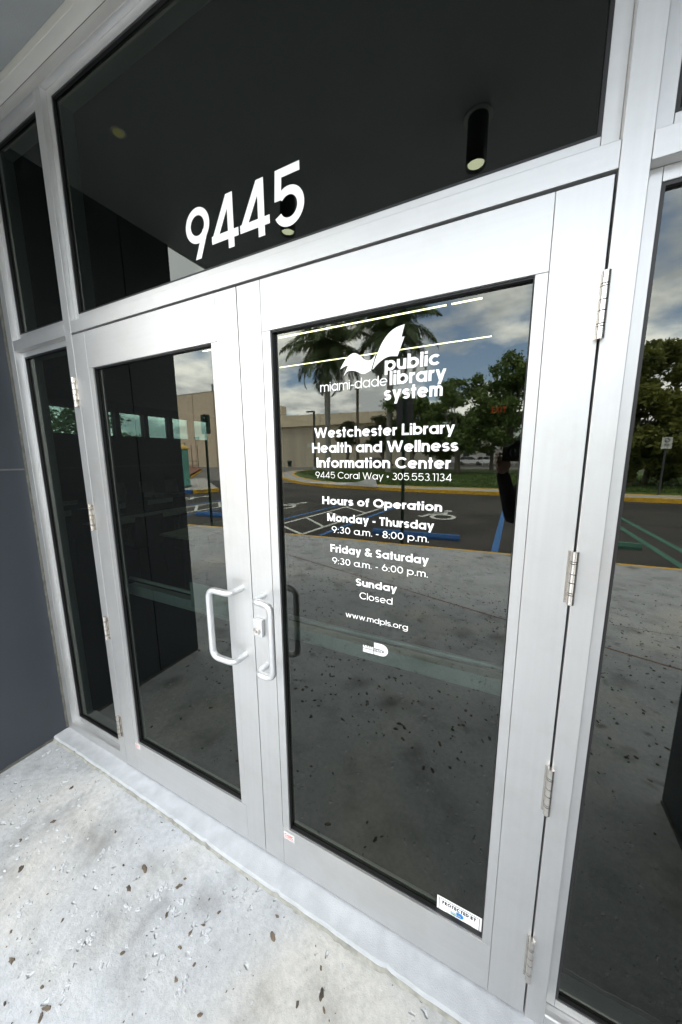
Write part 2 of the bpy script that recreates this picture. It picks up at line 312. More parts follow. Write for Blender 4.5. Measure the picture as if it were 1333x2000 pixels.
# ------------------------------------------------------------------ stroke lettering (round geometric sans)
CAPH, DSC = 1.36, -.38
def glyph(ch, w):
    h = w/2; r = .5-h; C = CAPH
    def k(x0, y0, x1, y1): return h*math.hypot(x1-x0, y1-y0)/abs(y1-y0)
    def Dg(x0, y0, x1, y1): return ('D', x0, y0, x1, y1)
    O = ('A', .5, .5, r, r, 0, 360); rn = .42-h
    arch = [('A', .42, 1-.42, rn, rn, 0, 180), ('L', .84-h, 0, .84-h, .58)]
    def ess(W_, H_):
        ry = (H_/2-h)/2; rx = W_/2-h
        return [('A', W_/2, H_-h-ry, rx, ry, 28, 270), ('A', W_/2, h+ry, rx, ry, -152, 90)]
    def zig(W_, H_):
        kk = k(0, 0, W_/4, H_); q = (W_-2*kk)/4
        return [Dg(kk, H_, kk+q, 0), Dg(kk+2*q, H_, kk+q, 0), Dg(kk+2*q, H_, kk+3*q, 0), Dg(W_-kk, H_, kk+3*q, 0)]
    T = {
     'a': (1, [O, ('L', 1-h, 0, 1-h, 1)]), 'b': (1, [('L', h, 0, h, C), O]), 'c': (.9, [('A', .5, .5, r, r, 42, 318)]),
     'd': (1, [O, ('L', 1-h, 0, 1-h, C)]), 'e': (1, [('A', .5, .5, r, r, 0, 316), ('L', h, .5, 1-h, .5)]),
     'f': (.5, [('L', .22, 0, .22, C-.25), ('A', .22+.24, C-.25, .24, .25-h, 80, 180), ('L', 0, 1-h, .48, 1-h)]),
     'g': (1, [O, ('L', 1-h, 0, 1-h, 1), ('A', .5, 0, r, .38-h, 205, 360)]),
     'h': (.84, [('L', h, 0, h, C)]+arch), 'i': (w, [('L', h, 0, h, 1), ('L', h, 1.13, h, 1.13+w*.92)]), 'l': (w, [('L', h, 0, h, C)]),
     'm': (1.44-w, [('L', h, 0, h, 1), ('A', .36, .64, .36-h, .36-h, 0, 180), ('L', .72-h, 0, .72-h, .64), ('A', 1.08-w, .64, .36-h, .36-h, 0, 180), ('L', 1.44-w-h, 0, 1.44-w-h, .64)]),
     'n': (.84, [('L', h, 0, h, 1)]+arch), 'o': (1, [O]), 'p': (1, [('L', h, DSC, h, 1), O]),
     'r': (.5, [('L', h, 0, h, 1), ('A', .45, .55, .45-h, .45-h, 82, 180)]), 's': (.72, ess(.72, 1)),
     't': (.5, [('L', .24, 0, .24, 1.3), ('L', 0, 1-h, .48, 1-h)]),
     'u': (.84, [('L', h, .42, h, 1), ('A', .42, .42, rn, rn, 180, 360), ('L', .84-h, 0, .84-h, 1)]),
     'w': (1.3, zig(1.3, 1)), 'W': (1.8, zig(1.8, C)),
     'L': (.78, [('L', h, 0, h, C), ('L', 0, h, .78, h)]), 'H': (1.05, [('L', h, 0, h, C), ('L', 1.05-h, 0, 1.05-h, C), ('L', h, C/2, 1.05-h, C/2)]),
     'I': (w, [('L', h, 0, h, C)]), 'C': (1.22, [('A', .68, .68, .68-h, .68-h, 40, 320)]), 'O': (1.36, [('A', .68, .68, .68-h, .68-h, 0, 360)]),
     'G': (1.3, [('A', .68, .68, .68-h, .68-h, 40, 360), ('L', .7, .68, 1.36-h, .68)]),
     'M': (1.3, [('L', h, 0, h, C), ('L', 1.3-h, 0, 1.3-h, C), Dg(h, C, .65, 0), Dg(1.3-h, C, .65, 0)]),
     'N': (1.05, [('L', h, 0, h, C), ('L', 1.05-h, 0, 1.05-h, C), Dg(h, C, 1.05-h, 0)]),
     'T': (.84, [('L', .42, 0, .42, C), ('L', 0, C-h, .84, C-h)]), 'F': (.75, [('L', h, 0, h, C), ('L', 0, C-h, .75, C-h), ('L', 0, C/2, .68, C/2)]),
     'E': (.75, [('L', h, 0, h, C), ('L', 0, C-h, .75, C-h), ('L', 0, C/2, .7, C/2), ('L', 0, h, .75, h)]),
     'S': (.86, ess(.86, C)), 'A': (1.15, [Dg(h*1.2, 0, .575, C), Dg(1.15-h*1.2, 0, .575, C), ('L', .25, .42, .9, .42)]),
     'D': (1.1, [('L', h, 0, h, C), ('A', .42, C/2, .68-h, C/2-h, -90, 90), ('L', 0, C-h, .42, C-h), ('L', 0, h, .42, h)]),
     'P': (.8, [('L', h, 0, h, C), ('A', .42, C-.38, .38-h, .38-h, -90, 90), ('L', 0, C-h, .42, C-h), ('L', 0, C-.76+h, .42, C-.76+h)]),
     'R': (.85, [('L', h, 0, h, C), ('A', .42, C-.38, .38-h, .38-h, -90, 90), ('L', 0, C-h, .42, C-h), ('L', 0, C-.76+h, .42, C-.76+h), Dg(.42, .62, .75, 0)]),
     'B': (.85, [('L', h, 0, h, C), ('A', .45, C-.35, .38-h, .35-h, -90, 90), ('A', .45, .35, .4-h, .35-h, -90, 90), ('L', 0, C-h, .45, C-h), ('L', 0, C/2, .45, C/2), ('L', 0, h, .45, h)]),
     'U': (.95, [('L', h, .475, h, C), ('A', .475, .475, .475-h, .475-h, 180, 360), ('L', .95-h, .475, .95-h, C)]),
     'Y': (1.0, [Dg(h, C, .5, .6), Dg(1-h, C, .5, .6), ('L', .5, 0, .5, .66)]),
     '0': (.9, [('A', .45, .68, .45-h, .68-h, 0, 360)]), '1': (.42, [('L', .42-h, 0, .42-h, C), ('L', .05, C-h, .42-h, C-h)]),
     '3': (.84, [('A', .42, C-.33, .36-h, .33-h+.01, -90, 150), ('A', .42, .37, .42-h, .37-h+.01, -155, 90)]),
     '4': (.96, [('L', .80-h, 0, .80-h, C), Dg(h*1.0, .32, .80-h*1.15, C), ('L', 0, .24+h, .96, .24+h)]),
     '5': (.96, [('L', .17, C-h, .84, C-h), Dg(.18+h*.3, C, .06+h*1.1, .66), ('A', .50, .46, .46-h, .46-h, -155, 140)]),
     '6': (.94, [('A', .47, .47, .47-h, .47-h, 0, 360), Dg(.07+h*.9, .62, .50, C)]),
     '7': (.84, [('L', 0, C-h, .84, C-h), Dg(.84-h, C, .3, 0)]),
     '8': (.84, [('A', .42, C-.33, .36-h, .33-h, 0, 360), ('A', .42, .37, .42-h, .37-h, 0, 360)]),
     '9': (.94, [('A', .47, C-.47, .47-h, .47-h, 0, 360), Dg(.94-.07-h*.9, C-.62, .44, 0)]),
     '.': (w, [('L', h, 0, h, w)]), ':': (w, [('L', h, 0, h, w), ('L', h, .7, h, .7+w)]), '-': (.42, [('L', 0, .5, .42, .5)]),
     '•': (.4, [('A', .2, .6, .09, .09, 0, 360, .18)]),
     '&': (1.1, [('A', .46, C-.3, .27-h*.3, .3-h, -30, 215), ('A', .43, .36, .43-h, .36-h, 100, 335), Dg(.28, C-.35, .98, 0), Dg(.98, .62, .72, .12)]),
    }
    if ch == 'y':
        kk = k(0, 0, .42, 1); g = [Dg(kk, 1, .45, .0), Dg(.9-kk, 1, .9-kk-(.45-kk)*1.38, DSC)]; return .9, g
    if ch == ' ': return .42, []
    return T[ch]
_layer = [0]
def strokes(mb, gl, w, ox, sx, sz, zb, xo, y, mi=0):
    """gl strokes -> quads in the plane y, each stroke a hair proud of the last"""
    h = w/2
    for s_ in gl:
        _layer[0] = (_layer[0]+1) % 6; yy = y - .00003*_layer[0]
        P = lambda a, b: (xo + (ox+a)*sx, yy, zb + b*sz)
        if s_[0] == 'L':
            _, x0, y0, x1, y1 = s_; L = math.hypot(x1-x0, y1-y0) or 1; nx, ny = -(y1-y0)/L*h, (x1-x0)/L*h
            mb.quad(P(x0-nx, y0-ny), P(x1-nx, y1-ny), P(x1+nx, y1+ny), P(x0+nx, y0+ny), mi)
        elif s_[0] == 'D':
            _, x0, y0, x1, y1 = s_; kk = h*math.hypot(x1-x0, y1-y0)/abs(y1-y0)
            mb.quad(P(x0-kk, y0), P(x0+kk, y0), P(x1+kk, y1), P(x1-kk, y1), mi)
        else:
            _, cx, cy_, rx, ry, a0, a1 = s_[:7]; hh = (s_[7]/2 if len(s_) > 7 else h)
            n = max(8, int(abs(a1-a0)/11))
            for i in range(n):
                q = []
                for t, sg in ((i, -1), (i, 1), (i+1, 1), (i+1, -1)):
                    a = R(a0+(a1-a0)*t/n); q.append(P(cx+(rx+sg*hh)*math.cos(a), cy_+(ry+sg*hh)*math.sin(a)))
                mb.quad(*q, mi)
def text_line(txt, x0, x1, zb, xh, w, y, parent, m, name='text_line', gap=.14, mb=None, mi=0):
    adv = []; pos = 0
    for i, c in enumerate(txt):
        a, g = glyph(c, w); adv.append((pos, g)); pos += a + (gap if c != ' ' else gap*.3)
    pos -= gap; sx = (x1-x0)/pos
    own = mb is None
    if own: mb = MB()
    for p, g in adv: strokes(mb, g, w, p, sx, xh, zb, x0, y, mi)
    if own: return mb.build(name, m, parent)

# ------------------------------------------------------------------ the door frame
FR = thing('storefront_frame', 'silver aluminium storefront frame around the double doors with dark panes and address numerals', 'door frame')
XL0, XL1, XR0, XR1 = -.047, .003, 1.886, 1.933      # mullions
XJ0, XJ1, XJ2, XJ3 = -.570, -.522, 2.455, 2.503     # jambs
ZB0, ZB1, ZH0, ZH1 = 2.152, 2.199, 3.050, 3.098
for a, b in ((XL0, XL1), (XR0, XR1)): boxo('mullion', ALV, (a, b, 0, .115, -.004, ZH0-.0005), FR, .0012)
for a, b in ((XJ0, XJ1), (XJ2, XJ3)): boxo('jamb', ALV, (a, b, 0, .115, -.004, ZH0-.0005), FR, .0012)
boxo('header', ALH, (XJ0, XJ3, 0, .115, ZH0, ZH1), FR, .0012)
boxo('transom_bar', ALH, (XL1+.0006, XR0-.0006, .0006, .115, ZB0, ZB1), FR, .001)
boxo('transom_bar', ALH, (XJ1+.0006, XL0-.0006, .0006, .115, ZB0-.003, ZB1-.003), FR, .001)
boxo('transom_bar', ALH, (XR1+.0006, XJ2-.0006, .0006, .115, ZB0-.003, ZB1-.003), FR, .001)
def lite(x0, x1, z0, z1, d, sw, sill=False):
    """glazing stops, gasket and pane inside the opening x0..x1, z0..z1"""
    e = .0006; g = .007; yg = d+.012
    boxo('glazing_stop', ALV, (x0+e, x0+sw, d, .1, z0+e, z1-e), FR, .0008); boxo('glazing_stop', ALV, (x1-sw, x1-e, d, .1, z0+e, z1-e), FR, .0008)
    boxo('glazing_stop', ALH, (x0+sw+e, x1-sw-e, d, .1, z1-sw, z1-e), FR, .0008); boxo('glazing_stop', ALH, (x0+sw+e, x1-sw-e, d, .1, z0+e, z0+sw), FR, .0008)
    a0, a1, b0, b1 = x0+sw, x1-sw, z0+sw, z1-sw
    m = MB(); m.box(a0, a0+g, d+.0025, yg+.004, b0, b1); m.box(a1-g, a1, d+.0025, yg+.004, b0, b1); m.box(a0+g, a1-g, d+.0025, yg+.004, b1-g, b1); m.box(a0+g, a1-g, d+.0025, yg+.004, b0, b0+g)
    m.build('gasket', RUB, FR)
    p = pane(a0+g*.5, a1-g*.5, b0+g*.5, b1-g*.5, yg, FR); return p
def pane(x0, x1, z0, z1, y, parent):
    m = MB(); m.box(x0, x1, y, y+.006, z0, z1)
    m.mi = [1]*6; m.mi[2] = 0
    return m.build('glass_pane', [GL_OUT, GL_IN], parent)
tp = lite(XL1, XR0, ZB1, ZH0, .022, .030)
lite(XJ1, XL0, ZB1-.003, ZH0, .022, .030); lite(XR1, XJ2, ZB1-.003, ZH0, .022, .030)
lite(XJ1, XL0, .048, ZB0-.003, .028, .026); lite(XR1, XJ2, .048, ZB0-.003, .028, .026)
for a, b in ((XJ1, XL0), (XR1, XJ2)):
    m = MB(); m.grid([[(x, .0, -.003), (x, .0, .041), (x, .003, .045), (x, .014, .047), (x, .1, .0475), (x, .1, -.003)] for x in (a+.0006, b-.0006)], True, True, smooth=False)
    m.build('sill', ALH, FR)
NW = .205
for ch, x0, x1 in (('9', .703, .812), ('4', .819, .932), ('4', .939, 1.053), ('5', 1.064, 1.174)):
    mb = MB(); a, g = glyph(ch, NW); strokes(mb, g, NW, 0, (x1-x0)/a, .1525/CAPH, 2.2785, x0, .0335)
    mb.build('numeral', VIN, tp)

# near-black backing behind the leaves, its colour standing for shade in the gaps
m = MB(); m.box(XL1+.0006, XR0-.0006, .052, .06, 2.115, ZB0-.001); m.box(XL1+.0006, .03, .052, .06, 0, 2.11); m.box(1.86, XR0-.0006, .052, .06, 0, 2.11); m.box(XL1, XR0, .052, .06, -.012, .02)
m.build('gap_shade_backing', GAP, FR)

# ------------------------------------------------------------------ the two doors
def hinge(x, zt, zb, side, parent):
    m = MB(); n = 24
    Rr = .0078; y = -.0085; L = zt-zb; cuts = [0, .19, .23, .42, .58, .77, .81, 1]
    for i in range(len(cuts)-1):
        a, b = zb+L*cuts[i], zb+L*cuts[i+1]; rr = Rr*(1 if i not in (1, 5) else .97)
        m.lathe([(rr, a+.0009), (rr, b-.0009)], (x, y, 0), n)
    h = m.build('hinge', STEEL, parent)
    q = MB(); q.lathe([(.0066, zb+.001), (.0066, zt-.001)], (x, y, 0), 12); q.build('hinge_pin', GAP, h)  # pin coloured near black for the shade between the knuckles
    q = MB()
    if side < 0:      # the leaf plate shows on the left door
        q.box(x+.004, x+.017, -.0022, -.0004, zb+.003, zt-.003)
        for c in (.24, .60): q.box(x+.009, x+.0145, -.0052, -.0024, zb+L*c, zb+L*(c+.2))
    else:
        q.box(x-.012, x+.002, -.0018, -.0004, zb+.002, zt-.002)
    q.build('hinge_leaf', STEEL, h)
def pull(xm, zt, zb, xb, yb, parent):
    """offset pull: two standoffs out of the stile, bent sideways into the grip"""
    r = .0118; pts = []
    ctrl = [Vector((xm, .0, zt)), Vector((xm, yb, zt)), Vector((xb, yb, zt)), Vector((xb, yb, zb)), Vector((xm, yb, zb)), Vector((xm, 0, zb))]
    rad = [0, .026, .034, .034, .026, 0]
    pts.append(ctrl[0])
    for i in range(1, 5):
        p = ctrl[i]; a = (ctrl[i-1]-p); b = (ctrl[i+1]-p); q = min(rad[i], a.length*.49, b.length*.49)
        A, B = p+a.normalized()*q, p+b.normalized()*q
        for k in range(9):
            t = k/8; pts.append(A*(1-t)**2 + p*2*t*(1-t) + B*t*t)
    pts.append(ctrl[5])
    m = MB(); m.tube(pts, r, 18); return m.build('pull_handle', ALC, parent)
def door(name, x0, x1, s0, s1, g0, g1, label):
    """leaf x0..x1, stile/rail joints s0,s1, glass opening g0..g1"""
    D = thing(name, label, 'door')
    zt, zb, gt, gb = 2.1435, .0015, 1.9978, .1751; e = .0005; yb = .045
    boxo('stile', ALV, (x0, s0-e, 0, yb, zb, zt), D, .0008); boxo('stile', ALV, (s1+e, x1, 0, yb, zb, zt), D, .0008)
    boxo('top_rail', ALH, (s0+e, s1-e, .0004, yb, gt, zt), D, .0006); boxo('bottom_rail', ALH, (s0+e, s1-e, .0004, yb, zb, gb), D, .0006)
    boxo('glazing_stop', ALV, (s0+e, g0, .0012, yb, gb+e, gt-e), D, .0008); boxo('glazing_stop', ALV, (g1, s1-e, .0012, yb, gb+e, gt-e), D, .0008)
    w = .0045; m = MB(); y0 = .008; y1 = .024
    m.box(g0, g0+w*.6, y0, y1, gb, gt); m.box(g1-w*.6, g1, y0, y1, gb, gt); m.box(g0+w*.6, g1-w*.6, y0, y1, gt-w, gt); m.box(g0+w*.6, g1-w*.6, y0, y1, gb, gb+w); m.build('gasket', RUB, D)
    gp = pane(g0+.003, g1-.003, gb+.003, gt-.003, .020, D)
    # panic bar on the room side
    a0, a1 = (s0, s1)
    bar = MB(); bar.box(a0-.03, a1+.03, .075, .115, .945, .995); b_ = bar.build('panic_bar', ALC, D, .003)
    t = MB(); t.tube([(a0-.03, .090, 1.025), (a1+.03, .090, 1.025)], .008, 10); t.build('push_rail', ALC, b_)
    return D, gp
LD, LG = door('glass_door', .0062, .9372, .0985, .8452, .1269, .8172, 'narrower looking left leaf of the aluminium glass doors, plain glass without lettering')
RD, RG = door('glass_door', .9402, 1.8812, 1.0314, 1.7858, 1.0622, 1.7608, 'right leaf of the aluminium glass doors carrying the white library lettering')
for a, b in ((1.971, 1.845), (1.407, 1.280), (.843, .719), (.286, .160)): hinge(-.0125, a, b, -1, LD)
for a, b in ((1.974, 1.848), (1.409, 1.282), (.847, .710), (.297, .146)): hinge(1.8835, a, b, 1, RD)
boxo('touch_pad', mat('pad_finish', (.42, .46, .45), .5, .2), (.53, .80, .066, .074, .972, 1.085), LD, .002)
pull(.891, 1.146, .881, .787, -.060, LD)
pull(.991, 1.137, .866, 1.063, -.056, RD)
lk = boxo('lock', ALC, (.9475, .9885, -.0155, -.0006, .980, 1.046), RD, .0018)
m = MB(); n = 24
m.grid([[(.966+r*math.cos(2*math.pi*j/n), y, 1.003+r*math.sin(2*math.pi*j/n)) for j in range(n)] for r, y in ((.0145, -.0150), (.0145, -.0185), (.0125, -.0200), (.0118, -.0188), (.006, -.0186), (.0058, -.0200))], True, True)
m.build('lock_cylinder', STEEL, lk)
boxo('keyhole', GAP, (.9652, .9668, -.0206, -.0199, .9995, 1.0065), lk)

# maker's labels on the bottom rails
for D, x0, x1, z0, z1 in ((RD, 1.035, 1.085, .128, .158), (LD, .103, .140, .142, .166)):
    t = boxo('maker_label', mat('label_silver', (.68, .68, .68), .5, .3), (x0, x1, -.0006, .0004, z0, z1), D)
    mb = MB(); text_line('CGIC', x0+.004, x1-.004, z0+(z1-z0)*.42, (z1-z0)*.32, .30, -.0008, None, None, mb=mb); mb.box(x0+.004, x1-.004, -.0009, -.0007, z0+(z1-z0)*.22, z0+(z1-z0)*.29)
    mb.build('label_print', RED, t)

# window lettering
YL = .0193
def tl(t, x0, x1, z, xh, w, gap=.14): text_line(t, x0, x1, z, xh, w, YL, RG, VIN, gap=gap)
tl('public', 1.4225, 1.566, 1.8445, .0262, .262, .10)
tl('library', 1.4365, 1.583, 1.8075, .0262, .262, .10)
tl('system', 1.4215, 1.576, 1.7690, .0262, .262, .10)
tl('miami-dade', 1.2235, 1.4300, 1.8075, .0200, .13, .13)
tl('Westchester Library', 1.200, 1.610, 1.6755, .0218, .255, .10)
tl('Health and Wellness', 1.191, 1.620, 1.6310, .0222, .255, .10)
tl('Information Center', 1.206, 1.604, 1.5865, .0222, .255, .10)
tl('9445 Coral Way • 305.553.1134', 1.2015, 1.6075, 1.5545, .0142, .11, .17)
tl('Hours of Operation', 1.224, 1.587, 1.4740, .0178, .28, .10)
tl('Monday - Thursday', 1.241, 1.568, 1.4215, .0182, .26, .12)
tl('9:30 a.m. - 8:00 p.m.', 1.256, 1.5555, 1.3860, .0150, .15, .17)
tl('Friday & Saturday', 1.251, 1.557, 1.3235, .0182, .26, .12)
tl('9:30 a.m. - 6:00 p.m.', 1.2565, 1.556, 1.2860, .0150, .15, .17)
tl('Sunday', 1.338, 1.469, 1.2260, .0170, .26, .12)
tl('Closed', 1.3505, 1.456, 1.1850, .0160, .14, .14)
tl('www.mdpls.org', 1.3025, 1.504, 1.1150, .0130, .15, .14)
def smooth(pts, sharp, n=5):
    out = []; N = len(pts)
    for i in range(N):
        p0, p1, p2, p3 = [Vector(pts[(i+k) % N]) for k in (-1, 0, 1, 2)]
        if i in sharp: p0 = p1
        if (i+1) % N in sharp: p3 = p2
        for k in range(n):
            t = k/n; out.append(.5*((2*p1)+(p2-p0)*t+(2*p0-5*p1+4*p2-p3)*t*t+(3*p1-p0-3*p2+p3)*t**3))
    return out
def ngon(mb, pts, y, mi=0): mb.poly([(p[0], y, p[1]) for p in pts], mi)
mb = MB()
head = [(1.289, 1.864), (1.299, 1.879), (1.311, 1.893), (1.330, 1.902), (1.348, 1.895), (1.364, 1.881), (1.379, 1.877), (1.391, 1.884), (1.3975, 1.895), (1.383, 1.851), (1.360, 1.844), (1.340, 1.853), (1.324, 1.857), (1.311, 1.855), (1.300, 1.845), (1.3145, 1.872), (1.303, 1.870)]
ngon(mb, smooth(head, {0, 8, 9, 14, 15}), YL)
wing = [(1.387, 1.852), (1.397, 1.882), (1.411, 1.912), (1.429, 1.935), (1.450, 1.948), (1.4745, 1.953), (1.4665, 1.9235), (1.4745, 1.9235), (1.457, 1.878), (1.432, 1.880), (1.410, 1.871)]
ngon(mb, smooth(wing, {0, 5, 6, 7, 8}), YL)
mb.build('bird_emblem', VIN, RG)
def county(mb, x0, z0, s, y, mD, mT, mBox, mInk):
    """county emblem: two lines of small capitals and a big D; s = height of the D"""
    d = .9*s; X = x0+.93*s
    out = [(X, z0), (X+.62*s, z0)] + [(X+.62*s+.52*s*math.cos(a), z0+.5*s+.5*s*math.sin(a)) for a in [R(-90+15*i) for i in range(1, 12)]] + [(X+.62*s, z0+s), (X, z0+s)]
    ngon(mb, out, y, mD)
    pill = [(X, z0+.24*s), (X+.62*s, z0+.24*s)] + [(X+.62*s+.2*s*math.cos(a), z0+.39*s+.15*s*math.sin(a)) for a in [R(-90+20*i) for i in range(1, 9)]] + [(X+.62*s, z0+.54*s), (X, z0+.54*s)]
    ngon(mb, pill, y-.0002, mInk)
    text_line('DADE', X+.04*s, X+.72*s, z0+.29*s, .20*s/CAPH, .22, y-.0004, None, None, mb=mb, mi=mT[1])
    text_line('MIAMI', x0, X-.06*s, z0+.33*s, .25*s/CAPH, .28, y, None, None, mb=mb, mi=mT[0])
    mb.quad((x0, y, z0), (X-.06*s, y, z0), (X-.06*s, y, z0+.28*s), (x0, y, z0+.28*s), mBox)
    text_line('COUNTY', x0+.03*s, X-.09*s, z0+.05*s, .18*s/CAPH, .18, y-.0003, None, None, mb=mb, mi=mInk)
mb = MB(); county(mb, 1.363, 1.0105, .0395, YL, 0, (0, 0), 0, 1); mb.build('county_emblem', [VIN, INK], RG)
st = boxo('sticker', VIN, (1.624, 1.757, .0189, .0196, .1525, .2300), RG)
mb = MB(); y = .0187
for b in ((1.630, 1.751, .1580, .1597), (1.630, 1.751, .2226, .2243), (1.630, 1.6317, .1597, .2226), (1.7493, 1.751, .1597, .2226)): mb.box(b[0], b[1], .0186, .0188, b[2], b[3], 0)
text_line('PROTECTED BY', 1.640, 1.741, .2060, .0130/CAPH, .38, y, None, None, mb=mb)
text_line('SECURITY MANAGEMENT', 1.652, 1.729, .1745, .0070/CAPH, .36, y, None, None, mb=mb)
text_line('TELEPHONE 305. 375. 4500', 1.650, 1.731, .1645, .0070/CAPH, .36, y, None, None, mb=mb)
mb2 = MB(); county(mb2, 1.666, .1850, .0190, .0185, 1, (1, 2), 3, 0)
mb.build('sticker_print', INK, st); mb2.build('sticker_emblem', [INK, BLUEI, VIN, GRNI], st)

# ------------------------------------------------------------------ the library building round the alcove
LB = thing('library_building', 'dark grey panelled library wall and flat white canopy round the entrance alcove', 'building')
SZ = 3.128
def sidewall(xf, sgn):
    """alcove cheek at x=xf; body goes away from the doors in direction sgn"""
    t = .012
    def bx(n, m, a, b, y0, y1, z0, z1, bv=0): return boxo(n, m, (min(a, b), max(a, b), y0, y1, z0, z1), LB, bv)
    bx('wall_core', CAULK, xf+sgn*t, xf+sgn*.22, -.918, .117, -.14, 4.3)
    for y0, y1 in ((-.574, .116), (-.93, -.580)):
        bx('wall_panel', PANEL, xf, xf+sgn*t, y0, y1, .012-.025, 1.559, .0008); bx('wall_panel', PANEL, xf, xf+sgn*t, y0, y1, 1.567, 3.35, .0008)
    bx('joint_strip', JOINT, xf+sgn*.0015, xf+sgn*t, -.929, -.0, 1.5592, 1.5668)
    # front of the wall beside the alcove
    x = xf
    for i in range(5):
        x1 = x+sgn*1.45
        bx('wall_panel', PANEL, x+sgn*.0, x1-sgn*.006, -.93, -.918, -.013, 1.559) if i else bx('wall_panel', PANEL, x+sgn*(t+.001), x1-sgn*.006, -.93, -.918, -.013, 1.559)
        bx('wall_panel', PANEL, x+sgn*(0 if i else t+.001), x1-sgn*.006, -.93, -.918, 1.567, 3.10)
        bx('wall_panel', PANEL, x+sgn*(0 if i else t+.001), x1-sgn*.006, -.93, -.918, 3.108, 4.3)
        x = x1
    bx('wall_core', CAULK, xf+sgn*.2202, x, -.9178, -.72, -.14, 4.3)
sidewall(-.572, -1); sidewall(2.505, 1)
for b in ((-.5718, -.5690, -.012, -.0005, -.02, 3.1), (2.502, 2.5048, -.012, -.0005, -.02, 3.1), (-.5718, -.565, -.92, -.013, -.026, -.012), (2.498, 2.5048, -.92, -.013, -.026, -.012)): boxo('sealant', CAULK, b, LB)
# canopy
boxo('soffit', SOFF, (-.571, 2.504, -1.70, -.042, SZ, SZ+.03), LB)
boxo('soffit_trim', TRIM, (-.571, 2.504, -.041, .0, SZ-.030, SZ+.03), LB, .002)
boxo('fascia', TRIM, (-.585, 2.518, -1.72, -1.701, SZ-.004, 3.52), LB, .002)
boxo('fascia', TRIM, (-.585, -.5725, -1.70, -.931, SZ-.004, 3.52), LB, .002); boxo('fascia', TRIM, (2.5055, 2.518, -1.70, -.931, SZ-.004, 3.52), LB, .002)
boxo('canopy_roof', CONC2, (-.571, 2.504, -1.70, -.5, 3.46, 3.50), LB)
boxo('upper_wall', PANEL, (-.571, 2.504, -.93, -.72, 3.501, 4.3), LB)
boxo('upper_wall', INW, (-8.2, 9.8, .131, .3, 3.0995, 4.3), LB)
boxo('roof', CONC2, (-8.2, 9.8, -.93, 9.2, 4.301, 4.42), LB)
# room
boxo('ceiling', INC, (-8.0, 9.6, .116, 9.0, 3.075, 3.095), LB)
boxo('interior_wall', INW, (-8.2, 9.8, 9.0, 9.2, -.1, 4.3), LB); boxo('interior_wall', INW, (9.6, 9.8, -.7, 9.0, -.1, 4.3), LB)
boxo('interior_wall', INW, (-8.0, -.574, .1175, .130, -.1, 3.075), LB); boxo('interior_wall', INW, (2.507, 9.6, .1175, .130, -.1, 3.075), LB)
m = MB(); m.box(-8.2, -8.0, -.7, 9.0, -.1, 2.19); m.box(-8.2, -8.0, -.7, 9.0, 2.86, 4.3)
ys = [3.39+.826*i for i in range(6)]
edges = [-.7]+[v for y in ys for v in (y, y+.70)]+[9.0]
for i in range(0, len(edges), 2): m.box(-8.2, -8.0, edges[i], edges[i+1], 2.1902, 2.8598)
m.build('window_wall', INW, LB)
for y in ys:
    w = MB(); w.box(-8.12, -8.08, y, y+.02, 2.19, 2.86); w.box(-8.12, -8.08, y+.68, y+.70, 2.19, 2.86); w.box(-8.12, -8.08, y+.02, y+.68, 2.19, 2.21); w.box(-8.12, -8.08, y+.02, y+.68, 2.84, 2.86)
    wo = w.build('window', BLK, LB)
    p = MB(); p.box(-8.103, -8.098, y+.02, y+.68, 2.21, 2.84); p.mi = [1]*6; p.mi[5] = 0; p.build('pane', [GL_OUT, GL_IN], wo)
boxo('interior_column', INW, (-2.3, -1.95, 3.0, 3.35, 0, 3.075), LB)
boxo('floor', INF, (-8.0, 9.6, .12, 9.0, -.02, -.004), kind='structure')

# downlights under the canopy
def downlight(x, y, label):
    t = thing('soffit_light', label, 'light', (x, y, SZ), 'black cylinder lights under the canopy')
    m = MB(); m.lathe([(.062, -.008), (.064, -.005), (.064, 0)], n=28); m.build('mounting_plate', mat('plate_grey', (.35, .35, .35), .5), t)
    m = MB(); m.lathe([(.037, -.185), (.0435, -.198), (.045, -.197), (.045, -.008)], n=28); m.build('housing', BLK, t)
    m = MB(); m.lathe([(.012, -.186), (.024, -.1865), (.036, -.1855), (.036, -.184)], n=28); m.build('lens', LAMP, t)
    return t
downlight(1.51, -.93, 'lit black cylinder downlight reflected high in the transom glass right of the numerals')
downlight(.468, -.93, 'lit black cylinder downlight reflected behind the last numeral on the transom glass')
m = MB(); m.lathe([(.034, -.003), (.036, 0)], (-.01, -.25, SZ), 24, 0); m.lathe([(.022, -.004), (.024, -.0032)], (-.01, -.25, SZ), 24, 1)
m.build('recessed_light', [TRIM, LAMP2], None, label='small dim round recessed light in the soffit near the dark left wall', cat='light')

# ------------------------------------------------------------------ ground
G = .0
boxo('ground', ASPH, (-400, 400, -400, 400, -.2, -.12), kind='structure').name = 'road'
GZ = -.025
def jy(x): return -3.177+.289*x
ky = lambda x: -5.00-.062*(x-.0)      # kerb line
def slab(name, pts, m=PAV, z1=GZ, par=None, **k):
    q = MB(); q.prism(pts, -.14, z1); return q.build(name, m, par, **k)

